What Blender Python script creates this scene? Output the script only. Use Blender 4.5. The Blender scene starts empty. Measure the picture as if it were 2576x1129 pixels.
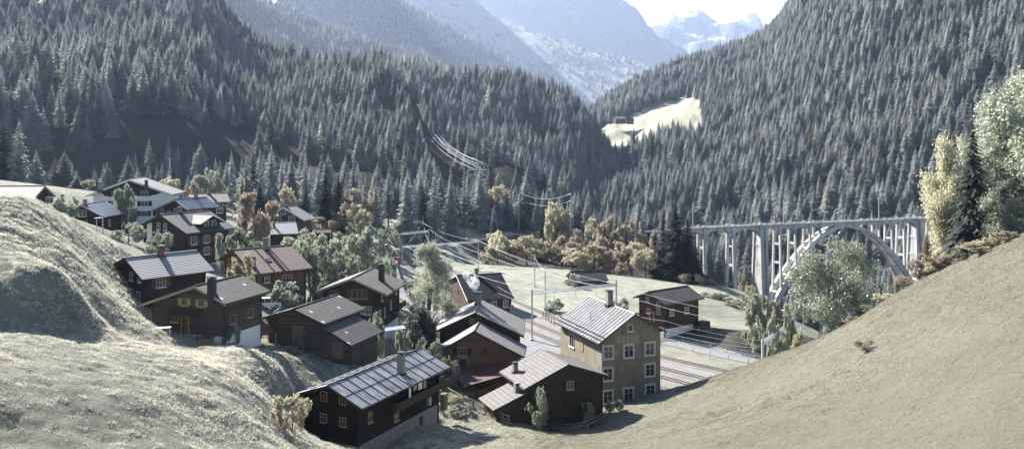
SUNE, SKYS, EXPO = 5.0, .05, 2.2
HZD, HZCOL, HZTOP = .000042, (.54,.66,.89,1), 3500
import bpy, math, random
import numpy as np
from mathutils import Vector, Matrix
random.seed(7)
RNG = np.random.default_rng(11)
S = bpy.context.scene
COL = S.collection
F, UC, VH, CZ = 2200.0, 1288.0, 370.0, 40.0      # focal length, principal column, horizon row, eye height
def P(u, v, Y): return Vector(((u-UC)/F*Y, Y, CZ-(v-VH)/F*Y))
def PZ(u, v, z):
    Y = (CZ-z)*F/(v-VH); return P(u, v, Y)
# ------------------------------------------------------------------ tagging
def tag(o, label=None, cat=None, group=None, kind=None):
    if label: o['label'] = label
    if cat: o['category'] = cat
    if group: o['group'] = group
    if kind: o['kind'] = kind
    return o
def empty(name, M, label=None, cat=None, group=None):
    o = bpy.data.objects.new(name, None); COL.objects.link(o)
    o.empty_display_size = .5
    o.matrix_world = M; o['_m'] = 0; del o['_m']
    MW[o.name] = M.copy()
    return tag(o, label, cat, group)
MW = {}
def link(name, mesh, mat=None, parent=None, M=None):
    """link a mesh; M is its world matrix"""
    o = bpy.data.objects.new(name, mesh); COL.objects.link(o)
    if mat is not None and not mesh.materials:
        for m in (mat if isinstance(mat, (list, tuple)) else [mat]): mesh.materials.append(m)
    M = M.copy() if M is not None else Matrix()
    if parent is not None:
        o.parent = parent
        o.matrix_local = MW[parent.name].inverted() @ M
    else: o.matrix_world = M
    MW[o.name] = M
    return o
def fast_mesh(name, V, Fc, mi=None, smooth=False):
    V = np.asarray(V, np.float32); Fc = np.asarray(Fc, np.int32)
    me = bpy.data.meshes.new(name)
    me.vertices.add(len(V)); me.vertices.foreach_set('co', V.ravel())
    k = Fc.shape[1]
    me.loops.add(Fc.size); me.loops.foreach_set('vertex_index', Fc.ravel())
    me.polygons.add(len(Fc))
    me.polygons.foreach_set('loop_start', np.arange(0, Fc.size, k, dtype=np.int32))
    me.polygons.foreach_set('loop_total', np.full(len(Fc), k, np.int32))
    if mi is not None: me.polygons.foreach_set('material_index', np.asarray(mi, np.int32))
    if smooth: me.polygons.foreach_set('use_smooth', np.ones(len(Fc), bool))
    me.update(calc_edges=True); me.validate()
    return me
class MB:
    def __init__(s): s.v = []; s.f = []; s.m = []
    def poly(s, pts, m=0):
        n = len(s.v); s.v += [tuple(p) for p in pts]; s.f.append(tuple(range(n, n+len(pts)))); s.m.append(m)
    def box(s, x0, x1, y0, y1, z0, z1, m=0):
        n = len(s.v)
        s.v += [(x0,y0,z0),(x1,y0,z0),(x1,y1,z0),(x0,y1,z0),(x0,y0,z1),(x1,y0,z1),(x1,y1,z1),(x0,y1,z1)]
        for q in ((0,3,2,1),(4,5,6,7),(0,1,5,4),(1,2,6,5),(2,3,7,6),(3,0,4,7)):
            s.f.append(tuple(n+i for i in q)); s.m.append(m)
    def hexa(s, b, t, m=0):
        """b, t: 4 bottom and 4 top points (ccw from above)"""
        n = len(s.v); s.v += [tuple(p) for p in b]+[tuple(p) for p in t]
        for q in ((0,3,2,1),(4,5,6,7),(0,1,5,4),(1,2,6,5),(2,3,7,6),(3,0,4,7)):
            s.f.append(tuple(n+i for i in q)); s.m.append(m)
    def beam(s, a, b, w, h, m=0, up=(0,0,1)):
        a = Vector(a); b = Vector(b); d = (b-a)
        if d.length < 1e-5: return
        d.normalize(); up = Vector(up)
        if abs(d.dot(up)) > .98: up = Vector((1,0,0))
        r = d.cross(up).normalized()*w/2; t = r.cross(d).normalized()*h/2
        s.hexa([a-r-t,a+r-t,b+r-t,b-r-t],[a-r+t,a+r+t,b+r+t,b-r+t], m)
    def tube(s, pts, rad, n=6, m=0, caps=True):
        pts = [Vector(p) for p in pts]
        if not hasattr(rad, '__len__'): rad = [rad]*len(pts)
        base = len(s.v); ref = Vector((0.3,.1,1)).normalized()
        for i, p in enumerate(pts):
            d = (pts[min(i+1,len(pts)-1)]-pts[max(i-1,0)]).normalized()
            rf = ref if abs(d.dot(ref)) < .95 else Vector((1,0,0))
            a = d.cross(rf).normalized(); b = d.cross(a)
            for k in range(n):
                t = 2*math.pi*k/n
                s.v.append(tuple(p+(a*math.cos(t)+b*math.sin(t))*rad[i]))
        for i in range(len(pts)-1):
            for k in range(n):
                k2 = (k+1) % n
                s.f.append((base+i*n+k, base+i*n+k2, base+(i+1)*n+k2, base+(i+1)*n+k)); s.m.append(m)
        if caps:
            s.f.append(tuple(base+k for k in range(n))[::-1]); s.m.append(m)
            e = base+(len(pts)-1)*n
            s.f.append(tuple(e+k for k in range(n))); s.m.append(m)
    def mesh(s, name, smooth=False):
        me = bpy.data.meshes.new(name); me.from_pydata(s.v, [], s.f)
        me.polygons.foreach_set('material_index', s.m)
        if smooth: me.polygons.foreach_set('use_smooth', [True]*len(s.f))
        me.update(); return me
    def build(s, name, mat, parent=None, M=None, smooth=False):
        return link(name, s.mesh(name, smooth), mat, parent, M)
    def join(s, o, m=0):
        n = len(s.v); s.v += o.v; s.f += [tuple(i+n for i in f) for f in o.f]; s.m += [m]*len(o.f)
    def split(s, name, mat, parent=None, M=None):
        """every separate piece becomes a mesh object of its own"""
        p = list(range(len(s.v)))
        def find(a):
            while p[a] != a: p[a] = p[p[a]]; a = p[a]
            return a
        for f in s.f:
            for i in f[1:]: p[find(i)] = find(f[0])
        g = {}
        for k, f in enumerate(s.f): g.setdefault(find(f[0]), []).append(k)
        r = []
        for ks in g.values():
            q = MB(); mp = {}
            for k in ks:
                for i in s.f[k]:
                    if i not in mp: mp[i] = len(q.v); q.v.append(s.v[i])
                q.f.append(tuple(mp[i] for i in s.f[k])); q.m.append(s.m[k])
            r.append(q.build(name, mat, parent, M))
        return r
# ------------------------------------------------------------------ noise
def _hash(ix, iy, seed):
    n = (ix*374761393 + iy*668265263 + seed*974634777) & 0x7fffffff
    n = (n ^ (n >> 13))*1274126177 & 0x7fffffff
    return ((n ^ (n >> 16)) & 0xffff)/65535.0
def vnoise(x, y, seed=0):
    x = np.asarray(x, float); y = np.asarray(y, float)
    ix = np.floor(x).astype(np.int64); iy = np.floor(y).astype(np.int64)
    fx = x-ix; fy = y-iy; fx = fx*fx*(3-2*fx); fy = fy*fy*(3-2*fy)
    a = _hash(ix,iy,seed); b = _hash(ix+1,iy,seed); c = _hash(ix,iy+1,seed); d = _hash(ix+1,iy+1,seed)
    return (a*(1-fx)+b*fx)*(1-fy)+(c*(1-fx)+d*fx)*fy-.5
def fbm(x, y, seed=0, o=4, g=.5):
    r = 0; a = 1; f = 1
    for i in range(o): r = r+a*vnoise(x*f, y*f, seed+i*17); a *= g; f *= 2.03
    return r
# ------------------------------------------------------------------ materials
def mat_new(name):
    m = bpy.data.materials.new(name); m.use_nodes = True
    nt = m.node_tree; nt.nodes.clear(); return m, nt
def N(nt, t, **kw):
    n = nt.nodes.new(t)
    for k, v in kw.items():
        if k.startswith('i_'): n.inputs[k[2:].replace('_',' ')].default_value = v
        else: setattr(n, k, v)
    return n
def L(nt, a, b): nt.links.new(a, b)
def ramp(nt, fac, stops):
    r = N(nt, 'ShaderNodeValToRGB'); L(nt, fac, r.inputs[0]); cr = r.color_ramp
    while len(cr.elements) < len(stops): cr.elements.new(.5)
    for e, (p, c) in zip(cr.elements, stops):
        e.position = p; e.color = tuple(c)+(1,) if hasattr(c,'__len__') else (c,c,c,1)
    return r.outputs[0]
def noise(nt, vec, scale, detail=4, rough=.6, stretch=None):
    if stretch:
        mp = N(nt, 'ShaderNodeMapping'); mp.inputs['Scale'].default_value = stretch
        L(nt, vec, mp.inputs[0]); vec = mp.outputs[0]
    n = N(nt, 'ShaderNodeTexNoise'); n.inputs['Scale'].default_value = scale
    n.inputs['Detail'].default_value = detail; n.inputs['Roughness'].default_value = rough
    L(nt, vec, n.inputs['Vector']); return n.outputs[0]
def mixc(nt, f, a, b, mode='MIX'):
    m = N(nt, 'ShaderNodeMix', data_type='RGBA', blend_type=mode)
    for s, x in ((m.inputs[0], f), (m.inputs[6], a), (m.inputs[7], b)):
        if hasattr(x, 'is_linked'): L(nt, x, s)
        else: s.default_value = (tuple(x)+(1,)) if hasattr(x,'__len__') else x
    return m.outputs[2]
def mth(nt, op, a, b=0.0, c=0.0):
    m = N(nt, 'ShaderNodeMath', operation=op)
    for i, x in enumerate((a, b, c)):
        if hasattr(x, 'is_linked'): L(nt, x, m.inputs[i])
        else: m.inputs[i].default_value = x
    return m.outputs[0]
def out(nt, sh): o = N(nt, 'ShaderNodeOutputMaterial'); L(nt, sh, o.inputs[0])
def bsdf(nt, col, rough=.8, bump=None, bs=.5, bd=.05, metal=0, spec=.3):
    b = N(nt, 'ShaderNodeBsdfPrincipled')
    if hasattr(col, 'is_linked'): L(nt, col, b.inputs['Base Color'])
    else: b.inputs['Base Color'].default_value = tuple(col)+(1,)
    if hasattr(rough, 'is_linked'): L(nt, rough, b.inputs['Roughness'])
    else: b.inputs['Roughness'].default_value = rough
    b.inputs['Metallic'].default_value = metal; b.inputs['Specular IOR Level'].default_value = spec
    if bump is not None:
        bn = N(nt, 'ShaderNodeBump'); bn.inputs['Strength'].default_value = bs; bn.inputs['Distance'].default_value = bd
        L(nt, bump, bn.inputs['Height']); L(nt, bn.outputs[0], b.inputs['Normal'])
    return b.outputs[0]
def coord(nt, kind='Object'): return N(nt, 'ShaderNodeTexCoord').outputs[kind]
def pos(nt): return N(nt, 'ShaderNodeNewGeometry').outputs['Position']
def m_simple(name, c, rough=.7, var=.25, sc=3, metal=0, spec=.3, bd=.01):
    m, nt = mat_new(name); p = coord(nt)
    n = noise(nt, p, sc, 5)
    c2 = mixc(nt, n, tuple(x*(1-var) for x in c), tuple(min(1,x*(1+var)) for x in c))
    out(nt, bsdf(nt, c2, rough, n, .4, bd, metal, spec)); return m
def m_wood(name, c, pitch=.28, contrast=.5, log=True):
    """weathered horizontal timber: courses follow local height"""
    m, nt = mat_new(name); p = coord(nt)
    sx = N(nt, 'ShaderNodeSeparateXYZ'); L(nt, p, sx.inputs[0])
    z = mth(nt, 'DIVIDE', sx.outputs[2], pitch)
    wob = mth(nt, 'MULTIPLY', noise(nt, p, .7, 2), .25); z = mth(nt, 'ADD', z, wob)
    fr = mth(nt, 'FRACT', z); pl = mth(nt, 'FLOOR', z)
    prof = mth(nt, 'SUBTRACT', 1.0, mth(nt, 'POWER', mth(nt, 'ABSOLUTE', mth(nt, 'SUBTRACT', mth(nt,'MULTIPLY',fr,2.0), 1.0)), 4.0))
    wn = N(nt, 'ShaderNodeTexWhiteNoise', noise_dimensions='1D'); L(nt, pl, wn.inputs['W'])
    gr = noise(nt, p, 3.0, 6, .7, (1,1,9))
    big = noise(nt, p, .35, 3)
    a = tuple(x*(1-contrast) for x in c); b = tuple(min(1,x*(1+contrast*1.3)) for x in c)
    f = mth(nt, 'ADD', mth(nt,'MULTIPLY',wn.outputs[0],.35), mth(nt,'ADD',mth(nt,'MULTIPLY',gr,.6), mth(nt,'SUBTRACT',mth(nt,'MULTIPLY',big,.8),.35)))
    cc = mixc(nt, f, a, b)
    crev = mth(nt, 'GREATER_THAN', prof, .35)
    cc = mixc(nt, crev, tuple(x*.12 for x in c), cc)
    hgt = mth(nt, 'ADD', prof, mth(nt,'MULTIPLY',gr,.3))
    out(nt, bsdf(nt, cc, .85, hgt, .9 if log else .5, .05 if log else .02, spec=.2)); return m
def m_boards(name, c):
    m, nt = mat_new(name); p = coord(nt)
    gr = noise(nt, p, 5.0, 6, .7, (8,8,.6)); big = noise(nt, p, .5, 3)
    f = mth(nt,'ADD',mth(nt,'MULTIPLY',gr,.7),mth(nt,'MULTIPLY',big,.4))
    out(nt, bsdf(nt, mixc(nt, f, tuple(x*.4 for x in c), tuple(x*1.6 for x in c)), .85, gr, .6, .02, spec=.2)); return m
def m_tiles(name, c, row=.16, colw=.3, contrast=.5, dark=.3, spots=None, line=.22):
    """roof tiles: courses follow local height z, joints follow local y"""
    m, nt = mat_new(name); p = coord(nt)
    sx = N(nt, 'ShaderNodeSeparateXYZ'); L(nt, p, sx.inputs[0])
    zr = mth(nt,'DIVIDE',sx.outputs[2],row); fr = mth(nt,'FRACT',zr); fl = mth(nt,'FLOOR',zr)
    half = mth(nt,'MULTIPLY',mth(nt,'MODULO',fl,2.0),.5)
    yc = mth(nt,'ADD',mth(nt,'DIVIDE',sx.outputs[1],colw),half); fy = mth(nt,'FRACT',yc); flo = mth(nt,'FLOOR',yc)
    cv = N(nt,'ShaderNodeCombineXYZ'); L(nt,fl,cv.inputs[0]); L(nt,flo,cv.inputs[1])
    wn = N(nt,'ShaderNodeTexWhiteNoise',noise_dimensions='2D'); L(nt,cv.outputs[0],wn.inputs['Vector'])
    n = noise(nt, p, .8, 5, .7)
    f = mth(nt,'ADD',mth(nt,'MULTIPLY',wn.outputs[0],.5),mth(nt,'MULTIPLY',n,.5))
    cc = mixc(nt, f, tuple(x*(1-contrast) for x in c), tuple(min(1,x*(1+contrast)) for x in c))
    gap = mth(nt,'LESS_THAN',fr,line)
    cc = mixc(nt, mth(nt,'MULTIPLY',gap,dark), cc, (.01,.01,.01))
    if spots == 'dots':
        dot = mth(nt,'MULTIPLY',mth(nt,'LESS_THAN',fy,.4),mth(nt,'GREATER_THAN',fr,.6))
        cc = mixc(nt, mth(nt,'MULTIPLY',dot,.75), cc, (.015,.015,.015))
    if spots == 'pale':
        sp = mth(nt,'GREATER_THAN',wn.outputs[0],.994)
        cc = mixc(nt, sp, cc, (.5,.5,.48))
    if spots == 'moss':
        ms = ramp(nt, noise(nt,p,1.2,5,.7), [(.5,0),(.6,1)])
        cc = mixc(nt, mth(nt,'MULTIPLY',ms,.8), cc, (.09,.07,.03))
    hgt = mth(nt,'ADD',mth(nt,'SUBTRACT',1.0,fr),mth(nt,'MULTIPLY',mth(nt,'SINE',mth(nt,'MULTIPLY',fy,6.283)),.4))
    out(nt, bsdf(nt, cc, .75, hgt, .8, .04, spec=.35)); return m
def m_metal(name, c, rough=.4, streak=.35):
    m, nt = mat_new(name); p = coord(nt)
    st = noise(nt, p, 1.6, 5, .7, (.25,2.2,.5)); sp = noise(nt, p, .7, 4)
    f = mth(nt,'ADD',mth(nt,'MULTIPLY',st,.6),mth(nt,'MULTIPLY',sp,.4))
    f = ramp(nt, f, [(.35,0),(.65,1)])
    cc = mixc(nt, f, tuple(x*(1-streak) for x in c), tuple(min(1,x*(1+streak)) for x in c))
    rr = mth(nt,'ADD',mth(nt,'MULTIPLY',f,-.2),rough+.12)
    out(nt, bsdf(nt, cc, rr, sp, .3, .03, .04, .3)); return m
def m_leaf(name, c1, c2, trans=.5, gloss=.05, xr=None):
    m, nt = mat_new(name)
    oi = N(nt,'ShaderNodeObjectInfo'); g = N(nt,'ShaderNodeNewGeometry')
    f = mth(nt,'ADD',mth(nt,'MULTIPLY',oi.outputs['Random'],.55),mth(nt,'MULTIPLY',g.outputs['Random Per Island'],.45))
    cc = mixc(nt, f, c1, c2)
    if xr:
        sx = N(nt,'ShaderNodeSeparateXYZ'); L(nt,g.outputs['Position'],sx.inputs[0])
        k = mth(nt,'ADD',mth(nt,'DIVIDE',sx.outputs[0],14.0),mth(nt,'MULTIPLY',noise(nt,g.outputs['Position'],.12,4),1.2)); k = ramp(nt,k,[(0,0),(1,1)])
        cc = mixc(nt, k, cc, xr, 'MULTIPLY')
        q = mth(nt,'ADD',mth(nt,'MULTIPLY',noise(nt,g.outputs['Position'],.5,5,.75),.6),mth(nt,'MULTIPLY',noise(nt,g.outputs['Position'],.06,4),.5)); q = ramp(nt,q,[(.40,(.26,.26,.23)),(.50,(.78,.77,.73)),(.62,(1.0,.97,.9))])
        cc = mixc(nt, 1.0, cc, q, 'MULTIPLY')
    d = N(nt,'ShaderNodeBsdfDiffuse'); L(nt,cc,d.inputs[0])
    t = N(nt,'ShaderNodeBsdfTranslucent'); L(nt,cc,t.inputs[0])
    gl = N(nt,'ShaderNodeBsdfGlossy'); gl.inputs['Roughness'].default_value = .45; gl.inputs[0].default_value = (.9,.95,1,1)
    mx = N(nt,'ShaderNodeMixShader'); mx.inputs[0].default_value = trans
    L(nt,d.outputs[0],mx.inputs[1]); L(nt,t.outputs[0],mx.inputs[2])
    m2 = N(nt,'ShaderNodeMixShader'); m2.inputs[0].default_value = gloss
    L(nt,mx.outputs[0],m2.inputs[1]); L(nt,gl.outputs[0],m2.inputs[2])
    out(nt, m2.outputs[0]); return m
MT = {}
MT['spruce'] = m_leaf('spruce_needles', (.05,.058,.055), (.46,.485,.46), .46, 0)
MT['spruce_shade'] = m_leaf('shaded_spruce_needles', (.02,.025,.022), (.10,.11,.10), .3, 0)  # shaded copy of the spruce needles, the shade is put into the colour
MT['larch'] = m_leaf('larch_needles', (.4,.38,.29), (.7,.65,.5), .5)
MT['gold'] = m_leaf('golden_leaves', (.25,.23,.15), (.64,.59,.42), .5)
MT['rust'] = m_leaf('rusty_leaves', (.17,.14,.10), (.48,.40,.30), .48)
MT['pale'] = m_leaf('pale_green_leaves', (.15,.17,.115), (.43,.45,.335), .48)
MT['green'] = m_leaf('green_leaves', (.15,.18,.12), (.42,.45,.34), .42)
MT['birch'] = m_leaf('birch_leaves', (.28,.27,.17), (.58,.56,.39), .5)
MT['palebirch'] = m_leaf('pale_birch_leaves', (.27,.3,.22), (.56,.58,.45), .5)
MT['yew'] = m_leaf('dark_evergreen_leaves', (.02,.026,.02), (.06,.068,.05), .3)
MT['bark'] = m_simple('bark', (.10,.085,.07), .9, .4, 8)
MT['palebark'] = m_simple('pale_bark', (.42,.4,.36), .8, .5, 6)
MT['white'] = m_simple('white_paint', (.6,.6,.58), .6, .06)
MT['surround'] = m_simple('window_surround', (.46,.45,.43), .8, .1, 1.2)
MT['plaster'] = m_simple('white_plaster', (.72,.72,.70), .8, .1, 1.2)
MT['render_grey'] = m_simple('grey_render', (.19,.185,.17), .9, .3, 1.5)
MT['stonewall'] = m_simple('stone_plinth', (.22,.21,.2), .9, .5, 1.5, bd=.05)
MT['concrete'] = m_simple('concrete', (.62,.61,.585), .85, .28, .35)
MT['glass'] = m_simple('window_glass', (.03,.035,.04), .08, .3, .5, 0, .8)
MT['steel'] = m_simple('galvanised_steel', (.42,.45,.48), .45, .2, 2, .4)
MT['wire'] = m_simple('wire_metal', (.33,.34,.36), .5, .1, 2, .3)
MT['darkmetal'] = m_simple('dark_sheet_metal', (.05,.05,.055), .4, .3, 2, .4)
MT['rail'] = m_simple('rail_steel', (.25,.22,.2), .35, .2, 2, .8)
MT['sleeper'] = m_simple('sleeper_concrete', (.32,.3,.28), .8, .3, 2)
MT['logdark'] = m_wood('dark_log_timber', (.019,.015,.013))
MT['loggrey'] = m_wood('grey_log_timber', (.085,.071,.06), .3, .6)
MT['logbrown'] = m_wood('brown_timber', (.052,.037,.029), .2, .5, False)
MT['logred'] = m_wood('reddish_timber', (.06,.037,.029), .2, .5, False)
MT['logwarm'] = m_wood('warm_timber', (.165,.108,.072), .18, .45, False)
MT['logdark2'] = m_wood('dark_brown_timber', (.04,.025,.02), .18, .5, False)
MT['board'] = m_boards('vertical_boards', (.16,.13,.09))
MT['boarddark'] = m_boards('dark_vertical_boards', (.05,.04,.032))
MT['fencewood'] = m_boards('fence_wood', (.24,.22,.19))
MT['shutter'] = m_boards('brown_shutter_paint', (.17,.075,.045))
MT['shutterdark'] = m_boards('dark_shutter_paint', (.03,.024,.02))
MT['shutterpale'] = m_boards('pale_shutter_paint', (.34,.3,.17))
MT['trim'] = m_simple('pale_timber_trim', (.36,.31,.24), .8, .3)
MT['ochreframe'] = m_simple('ochre_frame', (.32,.2,.1), .7, .2)
MT['ochre'] = None
MT['burgundy'] = m_simple('burgundy_cloth', (.085,.03,.035), .7, .2, 1)
MT['redroof'] = m_simple('burgundy_membrane', (.07,.028,.031), .6, .4, .8)
MT['carpaint'] = m_simple('white_car_paint', (.7,.71,.72), .25, .03, 1, 0, .6)
MT['redpaint'] = m_simple('red_car_paint', (.4,.03,.03), .3, .05, 1, 0, .6)
MT['tyre'] = m_simple('tyre_rubber', (.02,.02,.02), .8, .2)
MT['cloth'] = m_simple('laundry_cloth', (.7,.7,.6), .8, .15, 6)
MT['t_white'] = m_tiles('pale_pantiles', (.33,.32,.31), .2, .26, .15, .95, None, .36)
MT['t_brown'] = m_tiles('brown_tiles', (.06,.053,.048), .2, .34, .5, .92, 'pale', .36)
MT['t_red'] = m_tiles('red_brown_tiles', (.15,.105,.09), .21, .3, .4, .92, None, .36)
MT['t_grey'] = m_tiles('grey_tiles', (.075,.07,.068), .2, .3, .5, .8, None, .34)
MT['t_moss'] = m_tiles('mossy_grey_tiles', (.10,.09,.08), .22, .36, .5, .9, 'moss', .34)
MT['t_dots'] = m_tiles('diamond_shingles', (.125,.115,.105), .24, .5, .3, .45, 'dots')
MT['t_pale'] = m_tiles('beige_shingles', (.17,.16,.148), .16, .36, .3, .6, None, .3)
MT['t_shingle'] = m_tiles('dark_wood_shingles', (.05,.043,.038), .2, .3, .7, .85, None, .34)
MT['r_metal'] = m_metal('weathered_sheet_metal', (.2,.205,.21), .42, .7)
MT['r_pale'] = m_metal('pale_sheet_metal', (.12,.123,.126), .75, .3)
MT['r_blue'] = m_metal('bluish_sheet_metal', (.17,.19,.23), .4, .3)
MT['r_grey'] = m_metal('grey_sheet_metal', (.28,.275,.27), .5, .15)
MT['r_dark'] = m_simple('dark_slate_roof', (.012,.014,.018), .9, .3, 2, 0, .08)
def _ochre():
    m, nt = mat_new('ochre_render'); p = coord(nt)
    n1 = noise(nt, p, .5, 6, .65); n2 = noise(nt, p, 1.1, 5, .7, (1,1,.3))
    f = mth(nt,'ADD',mth(nt,'MULTIPLY',n1,.5),mth(nt,'MULTIPLY',n2,.5))
    c = ramp(nt, f, [(.3,(.11,.095,.07)),(.5,(.215,.187,.138)),(.7,(.29,.25,.19))])
    out(nt, bsdf(nt, c, .9, noise(nt,p,9,4), .3, .01)); return m
MT['ochre'] = _ochre()
def _grass():
    m, nt = mat_new('meadow'); p = pos(nt)
    big = noise(nt, p, .035, 5, .6); mid = noise(nt, p, .28, 6, .7); fine = noise(nt, p, 2.3, 6, .75)
    f = mth(nt,'ADD',mth(nt,'MULTIPLY',big,.45),mth(nt,'ADD',mth(nt,'MULTIPLY',mid,.3),mth(nt,'MULTIPLY',fine,.35)))
    c = ramp(nt, f, [(.36,(.07,.076,.055)),(.47,(.175,.182,.14)),(.57,(.275,.278,.225)),(.7,(.37,.355,.29))])
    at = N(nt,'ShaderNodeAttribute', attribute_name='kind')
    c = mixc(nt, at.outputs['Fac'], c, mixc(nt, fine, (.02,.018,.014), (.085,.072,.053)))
    at2 = N(nt,'ShaderNodeAttribute', attribute_name='dry')
    c = mixc(nt, mth(nt,'MULTIPLY',at2.outputs['Fac'],.8), c, mixc(nt, fine, (.13,.125,.09), (.34,.325,.26)))
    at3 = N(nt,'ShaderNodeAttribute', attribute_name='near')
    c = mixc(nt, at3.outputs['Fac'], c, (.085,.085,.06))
    h = mth(nt,'ADD',mth(nt,'MULTIPLY',mid,.6),mth(nt,'MULTIPLY',noise(nt,p,3.2,6,.8),.9))
    out(nt, bsdf(nt, c, 1.0, h, 1.0, .5, spec=.05)); return m
MT['meadow'] = _grass()
def _forestfloor(name, g1, g2, sc=.02, grass=True):
    m, nt = mat_new(name); p = pos(nt)
    f = noise(nt, p, sc, 8, .7); fine = noise(nt, p, sc*14, 6, .75)
    c = mixc(nt, mth(nt,'ADD',mth(nt,'MULTIPLY',f,.5),mth(nt,'MULTIPLY',fine,.5)), g1, g2)
    if grass:
        at = N(nt,'ShaderNodeAttribute', attribute_name='clear')
        c = mixc(nt, at.outputs['Fac'], c, mixc(nt, fine, (.2,.2,.15), (.4,.38,.3)))
    out(nt, bsdf(nt, c, 1.0, fine, .8, 1.5, spec=.05)); return m
MT['forest'] = _forestfloor('forest_floor', (.010,.011,.010), (.036,.036,.031))
def _rock(name, snowline, c1=(.1,.105,.11), c2=(.22,.22,.22), snowc=.55):
    m, nt = mat_new(name); g = N(nt,'ShaderNodeNewGeometry'); p = g.outputs['Position']
    sx = N(nt,'ShaderNodeSeparateXYZ'); L(nt,p,sx.inputs[0])
    nz = N(nt,'ShaderNodeSeparateXYZ'); L(nt,g.outputs['Normal'],nz.inputs[0])
    a = noise(nt, p, .0025, 9, .68); b = noise(nt, p, .02, 8, .7)
    c = mixc(nt, b, c1, c2)
    f = mth(nt,'ADD',mth(nt,'DIVIDE',mth(nt,'SUBTRACT',sx.outputs[2],snowline),260.0),mth(nt,'MULTIPLY',mth(nt,'SUBTRACT',a,.5),6.0))
    f = mth(nt,'ADD',f,mth(nt,'MULTIPLY',mth(nt,'SUBTRACT',nz.outputs[2],.75),3.0))
    f = ramp(nt, f, [(.4,0),(.6,1)])
    c = mixc(nt, f, c, (snowc,snowc,snowc*1.02))
    out(nt, bsdf(nt, c, .95, b, 1, 14, spec=.1)); return m
MT['rocksnow'] = _rock('snowy_rock', 1560, (.05,.055,.06), (.14,.14,.145), .62)
MT['rockhigh'] = _rock('bare_rock_with_snow', 2700, (.12,.125,.12), (.3,.29,.27))
def _conc():
    m, nt = mat_new('weathered_concrete'); p = coord(nt)
    a = noise(nt,p,.5,6,.7,(1,1,.12)); b = noise(nt,p,.12,4); f = mth(nt,'ADD',mth(nt,'MULTIPLY',a,.6),mth(nt,'MULTIPLY',b,.4))
    out(nt, bsdf(nt, ramp(nt,f,[(.36,(.2,.195,.18)),(.48,(.42,.41,.385)),(.62,(.6,.59,.56))]), .9, a, .3, .03)); return m
MT['concrete'] = _conc()
def _gravel(name, c, sc=9, var=.6):
    m, nt = mat_new(name); p = pos(nt)
    n = noise(nt, p, sc, 5, .8); b = noise(nt, p, .3, 4)
    f = mth(nt,'ADD',mth(nt,'MULTIPLY',n,.8),mth(nt,'MULTIPLY',b,.3))
    f = ramp(nt, f, [(.35,0),(.75,1)])
    out(nt, bsdf(nt, mixc(nt,f,tuple(x*(1-var) for x in c),tuple(x*(1+var) for x in c)), .95, n, 1, .12, spec=.1)); return m
MT['ballast'] = _gravel('ballast', (.22,.2,.185), 5)
MT['asphalt'] = _gravel('asphalt', (.2,.2,.205), 3, .18)
MT['gravel'] = _gravel('gravel', (.3,.28,.25), 4, .3)
# ================================================================== NEAR TERRAIN
CP = []
def cp(*pts):
    for u, v, Y in pts: CP.append(tuple(P(u, v, Y)))
def raw(*pts): CP.extend(pts)
raw((0,0,36.5),(0,25,25),(0,50,15.5),(0,80,8),(-17,30,26.5),(17,30,27),(50,30,33),(-50,30,31),(-40,0,37),(40,0,41),
    (-80,60,34),(90,60,42),(0,-30,44),(-100,-30,50),(120,-30,60))
cp((0,1129,60),(300,1129,64),(600,1129,74),(760,1129,84),(850,1140,88),(900,1150,84),(900,1129,94),(1240,1127,100),(1320,1129,99),(1600,1129,85),(2000,1129,68),(2576,1129,52))
cp((1390,1080,116),(1507,1045,121),(1660,994,127),(1820,936,130),(2000,880,128),(2130,835,123),(2250,745,118),(2400,660,112),(2576,588,106))
raw((32,146,.2),(45,146,0),(60,150,-2),(62,138,8),(60,160,-4),(78,165,-12),(75,128,22),(90,150,8),(115,190,-15),(84,122,29),(110,140,26),(140,120,42),(160,180,20))
cp((2000,1000,92),(2300,900,84),(2576,800,76),(1700,1080,100),(2300,1050,68),(2576,960,62),(1850,1020,104),(2200,800,106),(2450,720,98))
cp((0,488,112),(60,497,112),(130,525,119),(200,565,125),(280,605,132),(340,642,139),(288,705,117),(350,792,109),(375,832,102))
cp((0,600,98),(150,620,104),(240,690,107),(0,690,88.3),(0,704,86.9),(150,684,91.8),(0,812,84.7),(0,840,81),(150,828,88.0),(150,850,84.5),(-120,700,86),(-120,820,82),(262,814,96.5),(-200,560,96),(-200,800,80))
cp((0,880,75),(150,890,78),(300,900,82),(430,880,92),(450,866,104),(600,874,105),(645,886,102),(550,869,104),(500,890,96),(600,960,88),(300,1000,71),
   (0,970,67),(600,1040,80),(740,1000,100),(768,944,110),(715,893,111),(688,868,118),(813,932,113),(896,940,113),(818,978,109),(770,1100,100),(1000,1100,104),(1115,1062,113),(1200,1020,120),(1200,1090,108),(1280,1075,111))
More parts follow.
